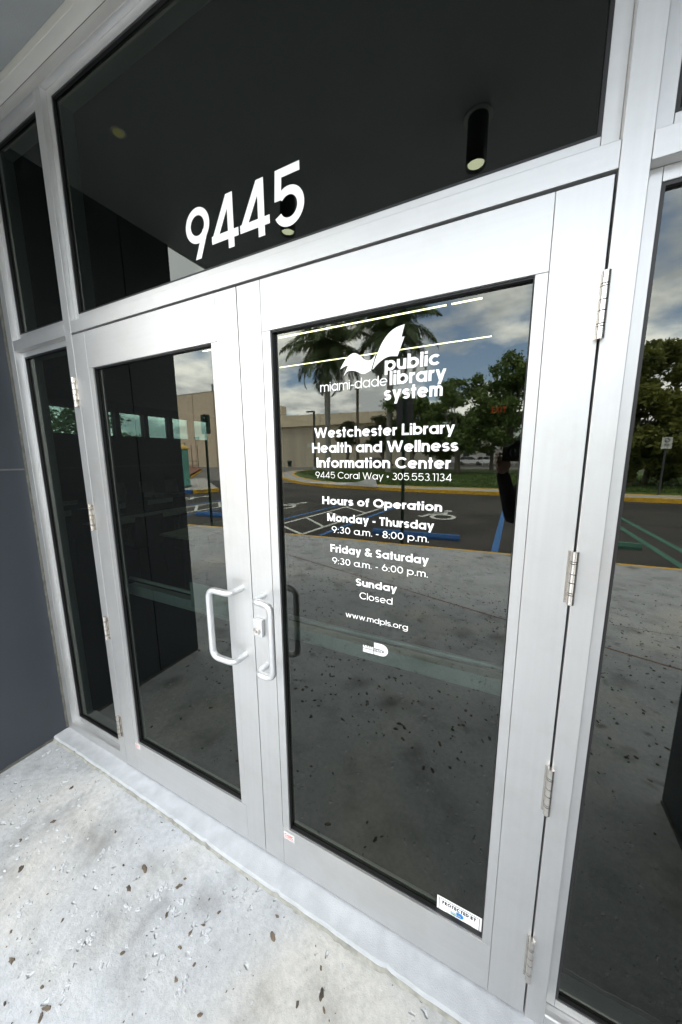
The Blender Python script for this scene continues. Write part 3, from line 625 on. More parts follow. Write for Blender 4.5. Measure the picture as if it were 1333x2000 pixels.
XA, XB, XC = -12.0, 14.0, -5.19
def jy(x): return -3.177+.289*x
ky = lambda x: -5.02-.064*x
def slab(name, pts, m=PAV, z1=GZ, par=None, **k):
    q = MB(); q.prism(pts, -.14, z1); return q.build(name, m, par, **k)
g = .004
pv = slab('pavement', [(XA, ky(XA)), (XC, ky(XC)), (7.7, jy(7.7)+g), (7.7, .12), (XA, .12)], kind='structure')
slab('slab', [(XC+.02, ky(XC+.02)), (-4.154, ky(-4.154)), (-4.154, jy(-4.154)-g)], par=pv)
slab('slab', [(-4.146, ky(-4.146)), (XB, ky(XB)), (XB, -.95), (7.706, -.952), (-4.146, jy(-4.146)-g)], par=pv)
slab('joint_sealant', [(XC+.05, jy(XC+.05)-.009), (7.7, jy(7.7)-.009), (7.7, jy(7.7)+.009), (XC+.05, jy(XC+.05)+.009)], RUST, GZ+.0012, pv)
boxo('joint_sealant', GAP, (2.2, 6.4, -2.944, -2.939, GZ-.002, GZ+.0006), pv)
slab('edge_stripe', [(XA, ky(XA)-.07), (XB, ky(XB)-.07), (XB, ky(XB)-.0005), (XA, ky(XA)-.0005)], YEL, GZ+.001, pv)
# threshold ledge with a broken edge
random.seed(3); n = 170; front = []; a = 0
for i in range(n+1):
    x = -.5715+3.076*i/n; a = a*.8+random.uniform(-1, 1)*.0011; chip = random.random() < .04 and random.uniform(.002, .006) or 0
    front.append((x, -.078-.010*max(0, min(1, (x-.3)/1.0))+a+chip))
m = MB(); rings = []
for x, y in front: rings.append([(x, .055, -.0035), (x, y+.006, -.0045+random.uniform(-.0005, .0005)), (x, y+.0015, -.0075), (x, y, -.013), (x, y-.001, -.026)])
m.grid(rings, False, False, smooth=False); m.build('threshold', CONCW, kind='structure')
m = MB(); rings = []
for x, y in front: d = random.uniform(.004, .010); rings.append([(x, y+.002, -.014), (x, y-.4*d, -.0165), (x, y-d, -.0215), (x, y-d-.002, -.026)])
m.grid(rings, False, False); m.build('grout_bead', mat('grout', (.25, .25, .225), .9, var=.3, scale=30, bump=.4, bscale=90), kind='structure')

# chips of bark and flakes of broken concrete
CH = [(0.519, -0.25, 0.036), (0.695, -0.229, 0.0296), (0.527, -0.318, 0.0305), (0.727, -0.305, 0.0193), (0.845, -0.301, 0.0212), (1.112, -0.181, 0.0273), (1.091, -0.132, 0.0161), (0.893, -0.396, 0.0183), (1.326, -0.218, 0.0284), (1.269, -0.266, 0.0153), (0.589, -0.606, 0.0267), (0.594, -0.623, 0.0194), (-0.066, -0.422, 0.0208), (-0.028, -0.319, 0.0238), (0.363, -0.607, 0.0285), (0.064, -0.47, 0.0286), (0.844, -0.341, 0.0164), (0.87, -0.266, 0.0164), (1.348, -0.24, 0.013), (0.273, -0.22, 0.0165), (0.697, -0.202, 0.0148), (1.018, -0.41, 0.0178), (0.919, -0.347, 0.0138), (0.68, -0.436, 0.0168), (0.272, -0.576, 0.016), (-0.138, -0.195, 0.0248), (0.401, -0.48, 0.0129), (0.525, -0.592, 0.0148), (0.834, -0.206, 0.0096), (0.264, -0.466, 0.0081), (0.433, -0.281, 0.0131), (1.298, -0.172, 0.0155), (0.894, -0.217, 0.0141)]
FL = [(0.047, -0.427, 0.0461), (0.635, -0.265, 0.0663), (-0.213, -0.197, 0.0507), (-0.02, -0.224, 0.0479), (0.911, -0.282, 0.0495), (0.736, -0.273, 0.0517), (0.307, -0.295, 0.0491), (0.573, -0.357, 0.04), (0.23, -0.519, 0.0434), (0.017, -0.338, 0.0375), (0.414, -0.446, 0.0303), (0.015, -0.509, 0.0462), (-0.154, -0.377, 0.0491), (0.928, -0.394, 0.0364), (0.154, -0.565, 0.0368), (0.544, -0.468, 0.0398), (0.109, -0.329, 0.0457), (0.926, -0.422, 0.0411), (0.98, -0.218, 0.0247), (-0.489, -0.136, 0.055), (0.576, -0.547, 0.0326), (-0.325, -0.343, 0.0241), (0.498, -0.413, 0.027), (0.215, -0.397, 0.0381)]
def lump(m, x, y, s, h, el=1.0, z=GZ, n=7, mi=0, jag=.35):
    a0 = random.uniform(0, 6.28); c, q = math.cos(a0), math.sin(a0); base = []; top = []
    for j in range(n):
        t = 2*math.pi*j/n; r = s*.5*random.uniform(1-jag, 1+jag*.5); u, w = r*math.cos(t)*el, r*math.sin(t)/el
        X, Y = u*c-w*q, u*q+w*c; base.append((x+X, y+Y, z-.0004)); f = random.uniform(.55, .85)
        top.append((x+X*f, y+Y*f, z+h*random.uniform(.4, 1.1)))
    k = len(m.v); m.v += base+top
    for j in range(n): j2 = (j+1) % n; m.f.append((k+j, k+j2, k+n+j2, k+n+j)); m.mi.append(mi); m.sm.append(False)
    m.f.append(tuple(k+n+j for j in range(n))); m.mi.append(mi); m.sm.append(False)
random.seed(11)
m = MB()
for x, y, s in CH: lump(m, x, y, s*.82, .0035, 1.35, n=10, jag=.45)
for i in range(420): lump(m, random.uniform(-.5, 2.4), random.uniform(-.95, -.1), random.uniform(.002, .007), .0015, random.uniform(1, 1.6), n=5)
for i in range(3200):
    x = random.uniform(-5, 7); y = random.uniform(-4.9, -.65)
    if i % 2: x = random.uniform(-1.5, 3.6); y = random.uniform(-3.4, -.65)
    if y > -.95 and not -.55 < x < 2.45: continue
    if random.random() < .4: x += random.gauss(0, .08); y = max(-4.8, y)
    lump(m, x, y, random.choice((.005, .008, .012, .016, .022))*random.uniform(.8, 1.3), .005, random.uniform(1, 1.7), n=6)
m.build('leaf_litter', CHIP, kind='stuff')
m = MB()
for x, y, s in FL:
    for k in range(random.randint(3, 6)): lump(m, x+random.gauss(0, s*.28), y+random.gauss(0, s*.28), s*random.uniform(.16, .45), random.uniform(.0015, .0045), 1.2, n=9, jag=.4)
for i in range(300):
    x, y = random.uniform(-.55, 2.4), random.uniform(-1.0, -.11); lump(m, x, y, random.uniform(.004, .020), .0022, 1.2, n=8, jag=.45)
m.build('concrete_flakes', FLAKE, kind='stuff')

# parking: stripes, stops, symbols
PZ = -.116
def strip(name, m, p, q, w, z=PZ):
    p, q = Vector(p), Vector(q); d = (q-p).normalized(); nn = Vector((-d.y, d.x))*w/2
    k = MB(); k.poly([(*(p-nn), z), (*(q-nn), z), (*(q+nn), z), (*(p+nn), z)]); return k.build(name, m, kind='structure')
strip('painted_line', BLP, (-3.88, -5.45), (-3.50, -10.3), .11); strip('painted_line', BLP, (-1.90, -5.35), (-1.58, -10.4), .11)
strip('painted_line', BLP, (1.62, -5.4), (1.72, -10.7), .12)
def hatch(a0, a1, b0, b1, step, m=WHP):
    A0, A1, B0, B1 = map(Vector, (a0, a1, b0, b1))
    strip('painted_line', m, A0, A1, .10); strip('painted_line', m, B0, B1, .10)
    n = int((A1-A0).length/step)
    for i in range(n):
        t = (i+.55)/n; u = max(0, t-.9/ (B1-B0).length)
        strip('painted_line', m, A0.lerp(A1, t), B0.lerp(B1, u), .09, PZ+.004)
hatch((-3.50, -5.35), (-3.12, -9.9), (-2.33, -5.3), (-1.95, -9.9), .95)
hatch((-8.45, -5.1), (-8.02, -9.9), (-7.40, -5.1), (-6.98, -9.9), .95)
strip('painted_line', BLP, (-8.80, -5.1), (-8.4, -9.9), .11); strip('painted_line', BLP, (-7.02, -5.1), (-6.6, -9.9), .11)
strip('painted_line', GRP, (4.65, -5.5), (4.62, -10.7), .12); strip('painted_line', GRP, (4.26, -5.5), (4.24, -10.7), .12)
strip('painted_line', WHP, (7.6, -5.6), (7.6, -10.7), .10); strip('painted_line', WHP, (10.4, -5.8), (10.4, -10.7), .10)
def wheelstop(c, rz, m, label, L=1.85):
    k = MB(); pr = [(-.075, 0), (-.072, .05), (-.045, .112), (.045, .112), (.072, .05), (.075, 0)]
    k.grid([[(x, y, z) for y, z in pr] for x in (-L/2, -L/2+.03, L/2-.03, L/2)], True, True, smooth=False)
    o = k.build('wheel_stop', m, label=label, cat='wheel stop', group='wheel stops in the parking bays', bevel=.006); o.location = (*c, -.12); o.rotation_euler.z = R(rz); return o
wheelstop((.02, -6.12), -3.5, BLU, 'blue wheel stop in the bay straight behind the lettered door, seen mirrored')
wheelstop((-5.65, -6.2), -4, BLU, 'blue wheel stop beside the green post mirrored in the left door')
wheelstop((3.10, -6.8), -1, GRP, 'green wheel stop mirrored in the right sidelight')
wheelstop((-10.6, -6.0), -4, BLU, 'blue wheel stop in the farthest left bay', 1.7)
def symbol(cx, cy, s, rz):
    """painted wheelchair user"""
    mb = MB(); w = .16
    gl = [('A', .38, .36, .30, .30, 60, 400), ('L', .38, .62, .42, 1.06), ('L', .42, .86, .74, .86), ('L', .38, .62, .80, .62), ('L', .80, .62, .92, .22), ('L', .88, .22, 1.05, .26)]
    P = Matrix.Rotation(rz, 2)
    t = MB(); strokes(t, gl+[('A', .40, 1.25, .06, .06, 0, 360, .14)], .12, -.5, 1, 1, -.7, 0, 0)
    mb.v = []
    for x, y, z in t.v:
        q = P @ Vector((x*s, z*s*1.25)); mb.v.append((cx+q.x, cy+q.y, PZ+.004+abs(y)*30))
    mb.f = [tuple(reversed(f)) for f in t.f]; mb.mi = t.mi; mb.sm = t.sm
    mb.build('painted_symbol', WHP, kind='structure')
symbol(.05, -9.2, 1.0, R(180)); symbol(-5.2, -9.0, 1.0, R(184)); symbol(-10.3, -9.0, 1.0, R(184))

# worn pale roadway beyond the bays, grass island with double kerb
WORN = mat('worn_asphalt', (.15, .145, .135), .9, cols=((.12, .115, .105), (.20, .195, .18)), scale=.5)
m = MB(); m.poly([(-70, -43.8, -.112), (60, -52, -.112), (60, -17.5, -.112), (12, -17.5, -.112), (-3.5, -17.5, -.112), (-9.5, -17.2, -.112), (-15, -17.5, -.112), (-24, -16, -.112), (-40, -20, -.112)])
m.build('driveway', WORN, kind='structure')
ctrl = [(-19.6, -31.5), (-18.6, -27.5), (-16.6, -23.6), (-13.2, -19.6), (-10.2, -17.0), (-7.5, -15.75), (-4.4, -15.15), (0, -15.0), (6, -14.75), (14, -14.4), (26, -14.0)]
def outline(off):
    o = []
    for i, p in enumerate(ctrl):
        a = Vector(ctrl[max(0, i-1)]); b = Vector(ctrl[min(len(ctrl)-1, i+1)]); d = (b-a).normalized(); o.append((p[0]-d.y*0+(d.y)*off, p[1]-d.x*off))
    return o
def band(name, m, o0, o1, z0, z1, **k):
    A, B = outline(o0), outline(o1); q = MB()
    for i in range(len(A)-1):
        q.quad((*A[i], z1), (*A[i+1], z1), (*B[i+1], z1), (*B[i], z1)); q.quad((*A[i], z0), (*A[i+1], z0), (*A[i+1], z1), (*A[i], z1))
    return q.build(name, m, **k)
isl = band('island_kerb', YEL, 0, .16, -.12, .035, kind='structure')
band('kerb_walk', CONC2, .16, 1.15, -.12, .033, parent=isl); band('inner_kerb', YEL, 1.15, 1.36, -.12, .045, parent=isl)
gi = outline(1.36); m = MB(); m.poly([(x, y, .03) for x, y in gi]+[(26, -40, .03), (-5, -41, .03), (-15, -38, .03), (-19.5, -34, .03)]); gr_ = m.build('grass', GRASS, kind='structure')
random.seed(5); m = MB()
for i in range(15000):
    x = random.uniform(-18, 14); y = -17-random.random()**1.5*14
    if x < -7 and y > -16.6-(-7-x)*1.05: continue
    h = random.uniform(.04, .11); a = random.uniform(0, 3.14); dx, dy = .05*math.cos(a), .05*math.sin(a); z = .03
    m.poly([(x-dx, y-dy, z), (x+dx, y+dy, z), (x+dx*.3+random.uniform(-.04, .04), y+dy*.3, z+h)])
m.build('grass_blades', GRASS, kind='stuff')
m = MB(); m.poly([(-33, -43.2, -.108), (-12, -45.2, -.108), (-12, -45.9, -.108), (-40, -45.9, -.108), (-40, -43.2, -.108)]); m.build('building_walk', CONC2, kind='structure')
strip('kerb_line', YEL, (-33, -42.9), (-10, -45.0), .35, -.02); strip('kerb_line', YEL, (-10, -45.0), (40, -49), .3, -.02)
# left island with mulch behind the portable toilet
m = MB(); m.poly([(-12.4, -9.9, .02), (-11.4, -10.6, .02), (-11.4, -11.6, .02), (-19, -17.6, .02), (-19, -12, .02)]); m.build('left_walk', CONC2, kind='structure')
m = MB(); m.poly([(-18.6, -15.6, .05), (-33, -29.8, .05), (-46, -39.9, .05), (-62, -39.9, .05), (-40, -18, .05)]); m.build('mulch_bed', MULCH, kind='structure')
def kerb(name, m, p, q, w=.18):
    p, q = Vector(p), Vector(q); d = (q-p).normalized(); nn = Vector((-d.y, d.x))*w/2; k = MB(); k.prism([tuple(p-nn), tuple(q-nn), tuple(q+nn), tuple(p+nn)], -.12, .05); return k.build(name, m, kind='structure')
kerb('kerb', BLU, (-13.2, -9.3), (-11.75, -10.35)); kerb('kerb', YEL, (-11.74, -10.36), (-11.3, -11.5), .22); kerb('kerb', YEL, (-18.3, -15.2), (-33, -29.6), .3)

# ------------------------------------------------------------------ signs, posts
def rrect(w, h, r, n=5):
    o = []
    for cx, cz, a0 in ((w/2-r, h/2-r, 0), (-w/2+r, h/2-r, 90), (-w/2+r, -h/2+r, 180), (w/2-r, -h/2+r, 270)):
        for i in range(n+1): a = R(a0+90*i/n); o.append((cx+r*math.cos(a), cz+r*math.sin(a)))
    return o
def plate(name, w, h, z, y0, y1, mats, parent, r=.03):
    k = MB(); o = rrect(w, h, r)
    k.poly([(x, y0, z+q) for x, q in o], 1); k.poly([(x, y1, z+q) for x, q in reversed(o)], 0)
    for i in range(len(o)):
        a, b = o[i], o[(i+1) % len(o)]; k.quad((a[0], y0, z+a[1]), (a[0], y1, z+a[1]), (b[0], y1, z+b[1]), (b[0], y0, z+b[1]), 0)
    return k.build(name, mats, parent)
def post(parent, m, z1, w=.045, z0=-.12):
    k = MB(); k.box(-w/2, w/2, -.004, .004, z0, z1); k.box(-w/2, -w/2+.006, .004, .026, z0, z1); k.box(w/2-.006, w/2, .004, .026, z0, z1); return k.build('post', m, parent)
t = thing('parking_sign', 'dark back of a parking sign on a green post, mirrored behind the right door lettering', 'sign', (.0, -5.22, 0), 'parking signs at the kerb')
post(t, DKGR, 2.62, .055); plate('sign_plate', .31, .46, 2.38, -.012, -.006, [SIGNB, BLU], t)
t = thing('parking_sign', 'rounded sign back on a green post, mirrored in the left door', 'sign', (-4.94, -5.17, 0), 'parking signs at the kerb')
post(t, DKGR, 2.64, .055); plate('sign_plate', .30, .46, 2.40, -.012, -.006, [DKGR, BLU], t)
m = MB(); m.lathe([(.02, 0), (.008, .012)], n=8); b = m.build('bolt', STEEL, t); b.location = (0, .012, 2.55); b.rotation_euler.x = R(-90)
t = thing('roadside_sign', 'small white sign on a grey post, mirrored in the right sidelight', 'sign', (7.02, -16.0, 0))
k = MB(); k.tube([(0, 0, .03), (0, 0, 2.2)], .035, 8); k.build('post', SIGNB, t)
sp = plate('sign_plate', .30, .42, 2.02, .036, .044, [WHP, SIGNB], t, .02)
k = MB(); strokes(k, [('A', .5, 1.0, .26, .26, 0, 360), ('L', .32, .82, .68, 1.18), ('L', .2, .42, .8, .42), ('L', .2, .2, .8, .2)], .09, -.5, .26, .26, 1.86, 0, -.0455)
k.v = [(x, -y, z) for x, y, z in k.v]; k.build('sign_print', INK, sp)

def person():
    P = thing('person', 'photographer in dark clothes holding a camera up, mirrored at the right door edge', 'person')
    f = Vector((-.44, .88, 0)).normalized(); r = Vector((f.y, -f.x, 0)); c = Vector((1.96, -1.28, 0)); K = Vector((1.783, -.975, 1.632))
    def at(a, b, z): return c+r*a+f*b+Vector((0, 0, z))
    gz = -.025
    V = {}; E_ = []; order = []
    def j(n, p, ra): V[n] = (p, ra); order.append(n)
    j('pelvis', at(0, -.03, .95), (.185, .125)); j('waist', at(0, 0, 1.10), (.155, .12)); j('chest', at(0, .03, 1.30), (.17, .125)); j('upper', at(0, .06, 1.42), (.12, .09)); j('neck', at(0, .11, 1.50), (.058, .058))
    HC = K - f*.165 + Vector((0, 0, .0)); j('skullbase', HC+Vector((0, 0, -.07))-f*.01, (.056, .056))
    for s, n in ((-1, 'l'), (1, 'r')):
        j(n+'sh', at(s*.175, .07, 1.40), (.065, .065)); j(n+'el', at(s*.13, .13, 1.24), (.050, .050)); j(n+'wr', K+r*s*.10+Vector((0, 0, -.09))-f*.03, (.034, .034))
        j(n+'hip', at(s*.10, -.03, .88), (.10, .10)); j(n+'kn', at(s*.09+.03, .03, .48), (.062, .062)); j(n+'an', at(s*.08+.06, -.02, .075), (.043, .043)); j(n+'toe', at(s*.085+.06, .16, .012), (.038, .03))
    edges = [('pelvis', 'waist'), ('waist', 'chest'), ('chest', 'upper'), ('upper', 'neck'), ('neck', 'skullbase')]
    for n in 'lr': edges += [('upper', n+'sh'), (n+'sh', n+'el'), (n+'el', n+'wr'), ('pelvis', n+'hip'), (n+'hip', n+'kn'), (n+'kn', n+'an'), (n+'an', n+'toe')]
    me = bpy.data.meshes.new('body'); ix = {n: i for i, n in enumerate(order)}
    me.from_pydata([V[n][0] for n in order], [(ix[a], ix[b]) for a, b in edges], [])
    o = bpy.data.objects.new('body', me); COL.objects.link(o); o.parent = P; me.materials.append(CLOTH)
    sk = o.modifiers.new('skin', 'SKIN'); sk.use_smooth_shade = True
    for i, n in enumerate(order): me.skin_vertices[0].data[i].radius = V[n][1]
    me.skin_vertices[0].data[0].use_root = True
    ss = o.modifiers.new('sub', 'SUBSURF'); ss.levels = 2; ss.render_levels = 2
    # head with nose, ears; hair cap
    rings = []; N = 20
    prof = [(-.115, .030, .038), (-.10, .050, .056), (-.07, .062, .074), (-.03, .072, .088), (.01, .077, .095), (.05, .076, .095), (.085, .062, .080), (.11, .036, .048), (.118, .010, .014)]
    for z, a, b in prof:
        ring = []
        for i in range(N):
            t = 2*math.pi*i/N; fx = math.cos(t)*b; sx = math.sin(t)*a
            if math.cos(t) > .9: fx += {-.03: .018, .01: .008, -.07: .006}.get(z, 0)
            ring.append(HC+f*fx+r*sx+Vector((0, 0, z)))
        rings.append(ring)
    m = MB(); m.grid(rings); h = m.build('head', SKIN, P)
    rings = []
    for z, a, b in prof[3:]:
        rings.append([HC-f*.016+f*math.cos(2*math.pi*i/N)*b*1.04+r*math.sin(2*math.pi*i/N)*a*1.12+Vector((0, 0, z+.012)) for i in range(N)])
    m = MB(); m.grid(rings); m.build('hair', HAIR, h)
    for s in (-1, 1):
        m = MB(); m.tube([HC+r*s*.072+Vector((0, 0, -.03)), HC+r*s*.088-f*.008+Vector((0, 0, 0)), HC+r*s*.078+Vector((0, 0, .028))], [.009, .013, .009], 7)
        m.build('ear', SKIN, h)
    for s in (-1, 1):
        hp = K+r*s*.082+Vector((0, 0, -.035)); m = MB()
        m.tube([V[('l' if s < 0 else 'r')+'wr'][0], hp+Vector((0, 0, -.03))-f*.01, hp+Vector((0, 0, .005))], [.028, .036, .026], 10)
        for q in range(4):
            z = -.028+q*.019; L = (.062, .07, .068, .055)[q]
            m.tube([hp+Vector((0, 0, z))+r*s*.012, hp+Vector((0, 0, z))+r*s*.016+f*L*.6, hp+Vector((0, 0, z))-r*s*.012+f*L], [.0092, .0088, .0075], 7)
        m.tube([hp-f*.012+Vector((0, 0, -.01)), hp-f*.035-r*s*.018, hp-f*.036-r*s*.045+Vector((0, 0, .012))], [.012, .0105, .009], 7)
        m.build('hand', SKIN, P)
        m = MB(); an = V[('l' if s < 0 else 'r')+'an'][0]; 
        fx = f; base = Vector((an.x, an.y, gz)); rings = []
        for d, w, hh in ((-.08, .032, .06), (-.05, .04, .085), (.02, .043, .09), (.10, .048, .055), (.16, .045, .04), (.20, .025, .028)):
            rings.append([base+fx*d+r*w*math.cos(t)+Vector((0, 0, max(0, hh*.5+hh*.5*math.sin(t)))) for t in [2*math.pi*i/10 for i in range(10)]])
        m.grid(rings); m.build('shoe', SHOE, P)
    return K, f, r
K, f_, r_ = person()
ct = thing('camera_body', 'black camera with a short wide lens held at eye level by the photographer', 'camera', K)
ct.matrix_world = Matrix.Translation(K) @ Matrix(((r_.x, f_.x, 0, 0), (r_.y, f_.y, 0, 0), (0, 0, 1, 0), (0, 0, 0, 1)))
boxo('body', BLK, (-.066, .066, -.028, .012, -.045, .038), ct, .008); boxo('grip', RUB, (-.074, -.046, -.02, .030, -.044, .032), ct, .006); boxo('viewfinder_hump', BLK, (-.026, .026, -.03, .018, .038, .062), ct, .006)
m = MB(); m.grid([[(r*math.cos(2*math.pi*i/24), y, r*math.sin(2*math.pi*i/24)) for i in range(24)] for y, r in ((.012, .033), (.022, .036), (.045, .036), (.055, .039), (.060, .039), (.060, .034), (.052, .028))], True, True); l_ = m.build('lens_barrel', RUB, ct)
m = MB(); m.grid([[(r*math.cos(2*math.pi*i/20), y, r*math.sin(2*math.pi*i/20)) for i in range(20)] for y, r in ((.0522, .027), (.056, .020), (.0575, .010), (.058, .002))], True, True); m.build('lens_glass', LENSM, l_)

# ------------------------------------------------------------------ portable toilet, bin, lamp posts, poles
t = thing('portable_toilet', 'turquoise portable toilet with a yellow roof, mirrored beside the dark wall end', 'portable toilet', (-13.95, -11.25, .02), rz=R(-35))
boxo('cabin', TURQ, (-.55, .55, -.55, .55, .06, 2.0), t, .03); boxo('base', BLK, (-.58, .58, -.6, .6, -.12, .058), t)
m = MB(); m.grid([[(-.6, -.6, 2.003), (.6, -.6, 2.003), (.6, .6, 2.003), (-.6, .6, 2.003)], [(-.58, -.58, 2.08), (.58, -.58, 2.08), (.58, .58, 2.08), (-.58, .58, 2.08)], [(-.4, -.25, 2.25), (.4, -.25, 2.25), (.4, .25, 2.25), (-.4, .25, 2.25)]], True, True, smooth=False); m.build('roof', YPL, t)
d = boxo('door', mat('toilet_door', (.10, .35, .31), .45), (-.38, .38, .552, .59, .14, 1.93), t, .01); boxo('handle', BLK, (.28, .33, .592, .62, 1.0, 1.14), d)
for z in (.5, .95, 1.4): boxo('rib', TURQ, (.552, .57, -.4, .4, z, z+.05), t)
t = thing('litter_bin', 'dark litter bin against the far beige wall left of the lamp post', 'bin', (-30.1, -44.9, -.108))
m = MB(); m.lathe([(.28, 0), (.36, .85), (.38, .87)], n=16); m.build('bin_body', DKGR, t); m = MB(); m.lathe([(.39, .872), (.36, .95), (.15, 1.05)], n=16); m.build('lid', BLK, t)
def lamppost(x, y, h, label, arm=-1):
    t = thing('lamp_post', label, 'lamp post', (x, y, -.12)); m = MB(); m.box(-.09, .09, -.09, .09, 0, h); m.build('pole', SIGNB, t); boxo('lamp_head', SIGNB, (min(arm*.95, arm*.12), max(arm*.95, arm*.12), -.16, .16, h-.12, h+.02), t, .02)
    m = MB(); m.lathe([(.28, 0), (.28, .5), (.2, .52)], n=12); m.build('base', CONC2, t)
lamppost(-18.3, -33, 6.75, 'dark square lamp post with one flat head left of the first palm')
t = thing('utility_pole', 'bare wooden utility pole between the two palms', 'pole', (-13.6, -34.5, -.12)); m = MB(); m.tube([(0, 0, 0), (0, 0, 9.2)], [.17, .15], 10); m.build('shaft', WOOD, t); boxo('bracket', SIGNB, (-.35, -.12, -.05, .05, 8.95, 9.05), t)
t = thing('railing', 'three thin posts with a low rail before the tall beige building', 'railing', (0, 0, 0))
for x, h in ((-39.7, 3.6), (-38.4, 3.3), (-37.25, 3.1)): m = MB(); m.tube([(x, -33, -.12), (x, -33, h)], .055, 8); m.build('post', WOOD, t)
m = MB(); m.tube([(-39.9, -33, 1.1), (-37.2, -33, 1.0)], .05, 6); m.tube([(-39.9, -33, .5), (-37.2, -33, .45)], .05, 6); m.build('rail', WOOD, t)

# ------------------------------------------------------------------ beige buildings
t = thing('beige_building', 'tall windowless beige panelled building with pipes on its roof', 'building', (-41, -40, -.12))
x = 0
for i in range(7):
    boxo('wall_panel', BEI, (x-4.55, x-.05, -.25, 0, 0, 11.9), t, .02); x -= 4.6
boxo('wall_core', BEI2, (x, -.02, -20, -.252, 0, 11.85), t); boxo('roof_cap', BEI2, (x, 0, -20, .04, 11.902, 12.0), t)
for k in range(4): boxo('wall_panel', BEI, (-.018, .1, -5.2-4.8*k, -.3-4.8*k if k else -.26, 0, 11.9), t)
l2 = boxo('wall_lamp', SIGNB, (-4.5, -3.7, .0, .3, 4.65, 5.0), t, .05)
for x in (-1.5, -.9): m = MB(); m.tube([(x, -1.5, 12), (x, -1.5, 13.4)], .12, 8); m.build('roof_pipe', SIGNB, t)
t = thing('warehouse', 'long low beige building with a pale parapet band behind the palms', 'building', (0, -46, -.12))
x = -40.6
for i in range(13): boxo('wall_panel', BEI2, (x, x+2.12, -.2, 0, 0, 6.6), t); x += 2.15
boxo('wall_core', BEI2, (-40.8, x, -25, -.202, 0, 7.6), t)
xx = -40.6
for i in range(7): boxo('parapet_panel', CREAM, (xx, xx+3.96, 0.005, .55, 6.4, 8.25-.05*i), t); xx += 4.0
boxo('notice', WHP, (-27.3, -26.3, .002, .03, 3.1, 3.7), t)
t = thing('distant_house', 'pale low house with a grey roof far behind the right hand trees', 'building', (-3, -84, -.12))
boxo('wall', ROOFR, (-12, 12, -8, 0, 0, 3.2), t)
m = MB(); m.grid([[(-12.5, .6, 3.2), (12.5, .6, 3.2), (12.5, -8.6, 3.2), (-12.5, -8.6, 3.2)], [(-11, -4, 5.2), (11, -4, 5.2), (11, -4.1, 5.2), (-11, -4.1, 5.2)]], True, True, smooth=False); m.build('roof', CONC2, t)
for x in (-9, -5, 0, 4, 8): f2 = boxo('window', BLK, (x, x+1.4, .003, .05, 1.1, 2.3), t)
t = thing('distant_fence', 'white railing fence between the tree trunks', 'fence', (0, -58, -.12))
for i in range(16): boxo('post', WHP, (-2+i*.9, -1.93+i*.9, -.03, .03, 0, 1.6), t)
for z in (.4, 1.5): boxo('rail', WHP, (-2, 11.6, -.02, .02, z, z+.06), t)

def car(x, y, rz, m, label, s=1.0):
    t = thing('parked_car', label, 'car', (x, y, -.11), 'cars parked far behind the trees', rz)
    pr = [(-2.2, .32), (-2.22, .62), (-2.05, .88), (-1.2, .95), (1.0, .95), (1.9, .86), (2.15, .66), (2.15, .34)]
    k = MB(); k.grid([[(px, yy, pz) for px, pz in pr] for yy in (-.86, -.80, .80, .86)], True, True, smooth=False); b = k.build('body', m, t, .03)
    gp = [(-1.75, .94), (-1.35, 1.42), (.35, 1.42), (1.05, .94)]
    k = MB(); k.grid([[(px, yy*(1 if pz < 1 else .86), pz) for px, pz in gp] for yy in (-.76, .76)], True, True, smooth=False); k.build('window_glass', CARG, t)
    boxo('roof', m, (-1.3, .3, -.63, .63, 1.421, 1.45), t, .01)
    for wx in (-1.35, 1.35):
        for wy in (-.80, .80):
            k = MB(); k.grid([[(wx+rr*math.cos(a), wy+yy, .32+rr*math.sin(a)) for a in [2*math.pi*i/16 for i in range(16)]] for rr, yy in ((.30, -.1), (.32, -.08), (.32, .08), (.30, .1))]); w_ = k.build('wheel', TYRE, t)
            k = MB(); k.grid([[(wx+rr*math.cos(a), wy+(.105 if wy > 0 else -.105), .32+rr*math.sin(a)) for a in [2*math.pi*i/12 for i in range(12)]] for rr in (.19, .02)]); k.build('rim', STEEL, w_)
    for s_ in (-.6, .6): boxo('headlight', VIN, (2.12, 2.17, s_-.15, s_+.15, .62, .74), t)
car(-4.1, -61, R(5), CARW, 'white car nearest the thick tree trunk, far across the road'); car(-1.4, -62, R(4), CARW, 'second white car, right of the first one between the trunks'); car(-14.5, -43.2, R(3), CARK, 'dark car standing before the beige wall between the palms')

# ------------------------------------------------------------------ trees
def leafcloud(m, clumps, n, size, rnd):
    tot = sum(r[0]*r[1]*r[2] for _, r in clumps)
    for c, r in clumps:
        k = int(n*r[0]*r[1]*r[2]/tot)
        for i in range(k):
            while True:
                u = Vector((rnd.uniform(-1, 1), rnd.uniform(-1, 1), rnd.uniform(-1, 1)))
                if .25 < u.length < 1: break
            u *= (.55+.45*rnd.random())
            p = Vector((c[0]+u.x*r[0], c[1]+u.y*r[1], c[2]+u.z*r[2])); s = size*rnd.uniform(.5, 1.2)
            a = Vector((rnd.gauss(0, 1), rnd.gauss(0, 1), rnd.gauss(0, .7))).normalized(); b = a.orthogonal().normalized()
            b = (b*math.cos(rnd.random()*6)+a.cross(b)*math.sin(rnd.random()*6)).normalized()
            q = len(m.v); m.v += [tuple(p-a*s), tuple(p+b*s*.42), tuple(p+a*s), tuple(p-b*s*.42)]; m.f.append((q, q+1, q+2, q+3)); m.mi.append(0); m.sm.append(False)
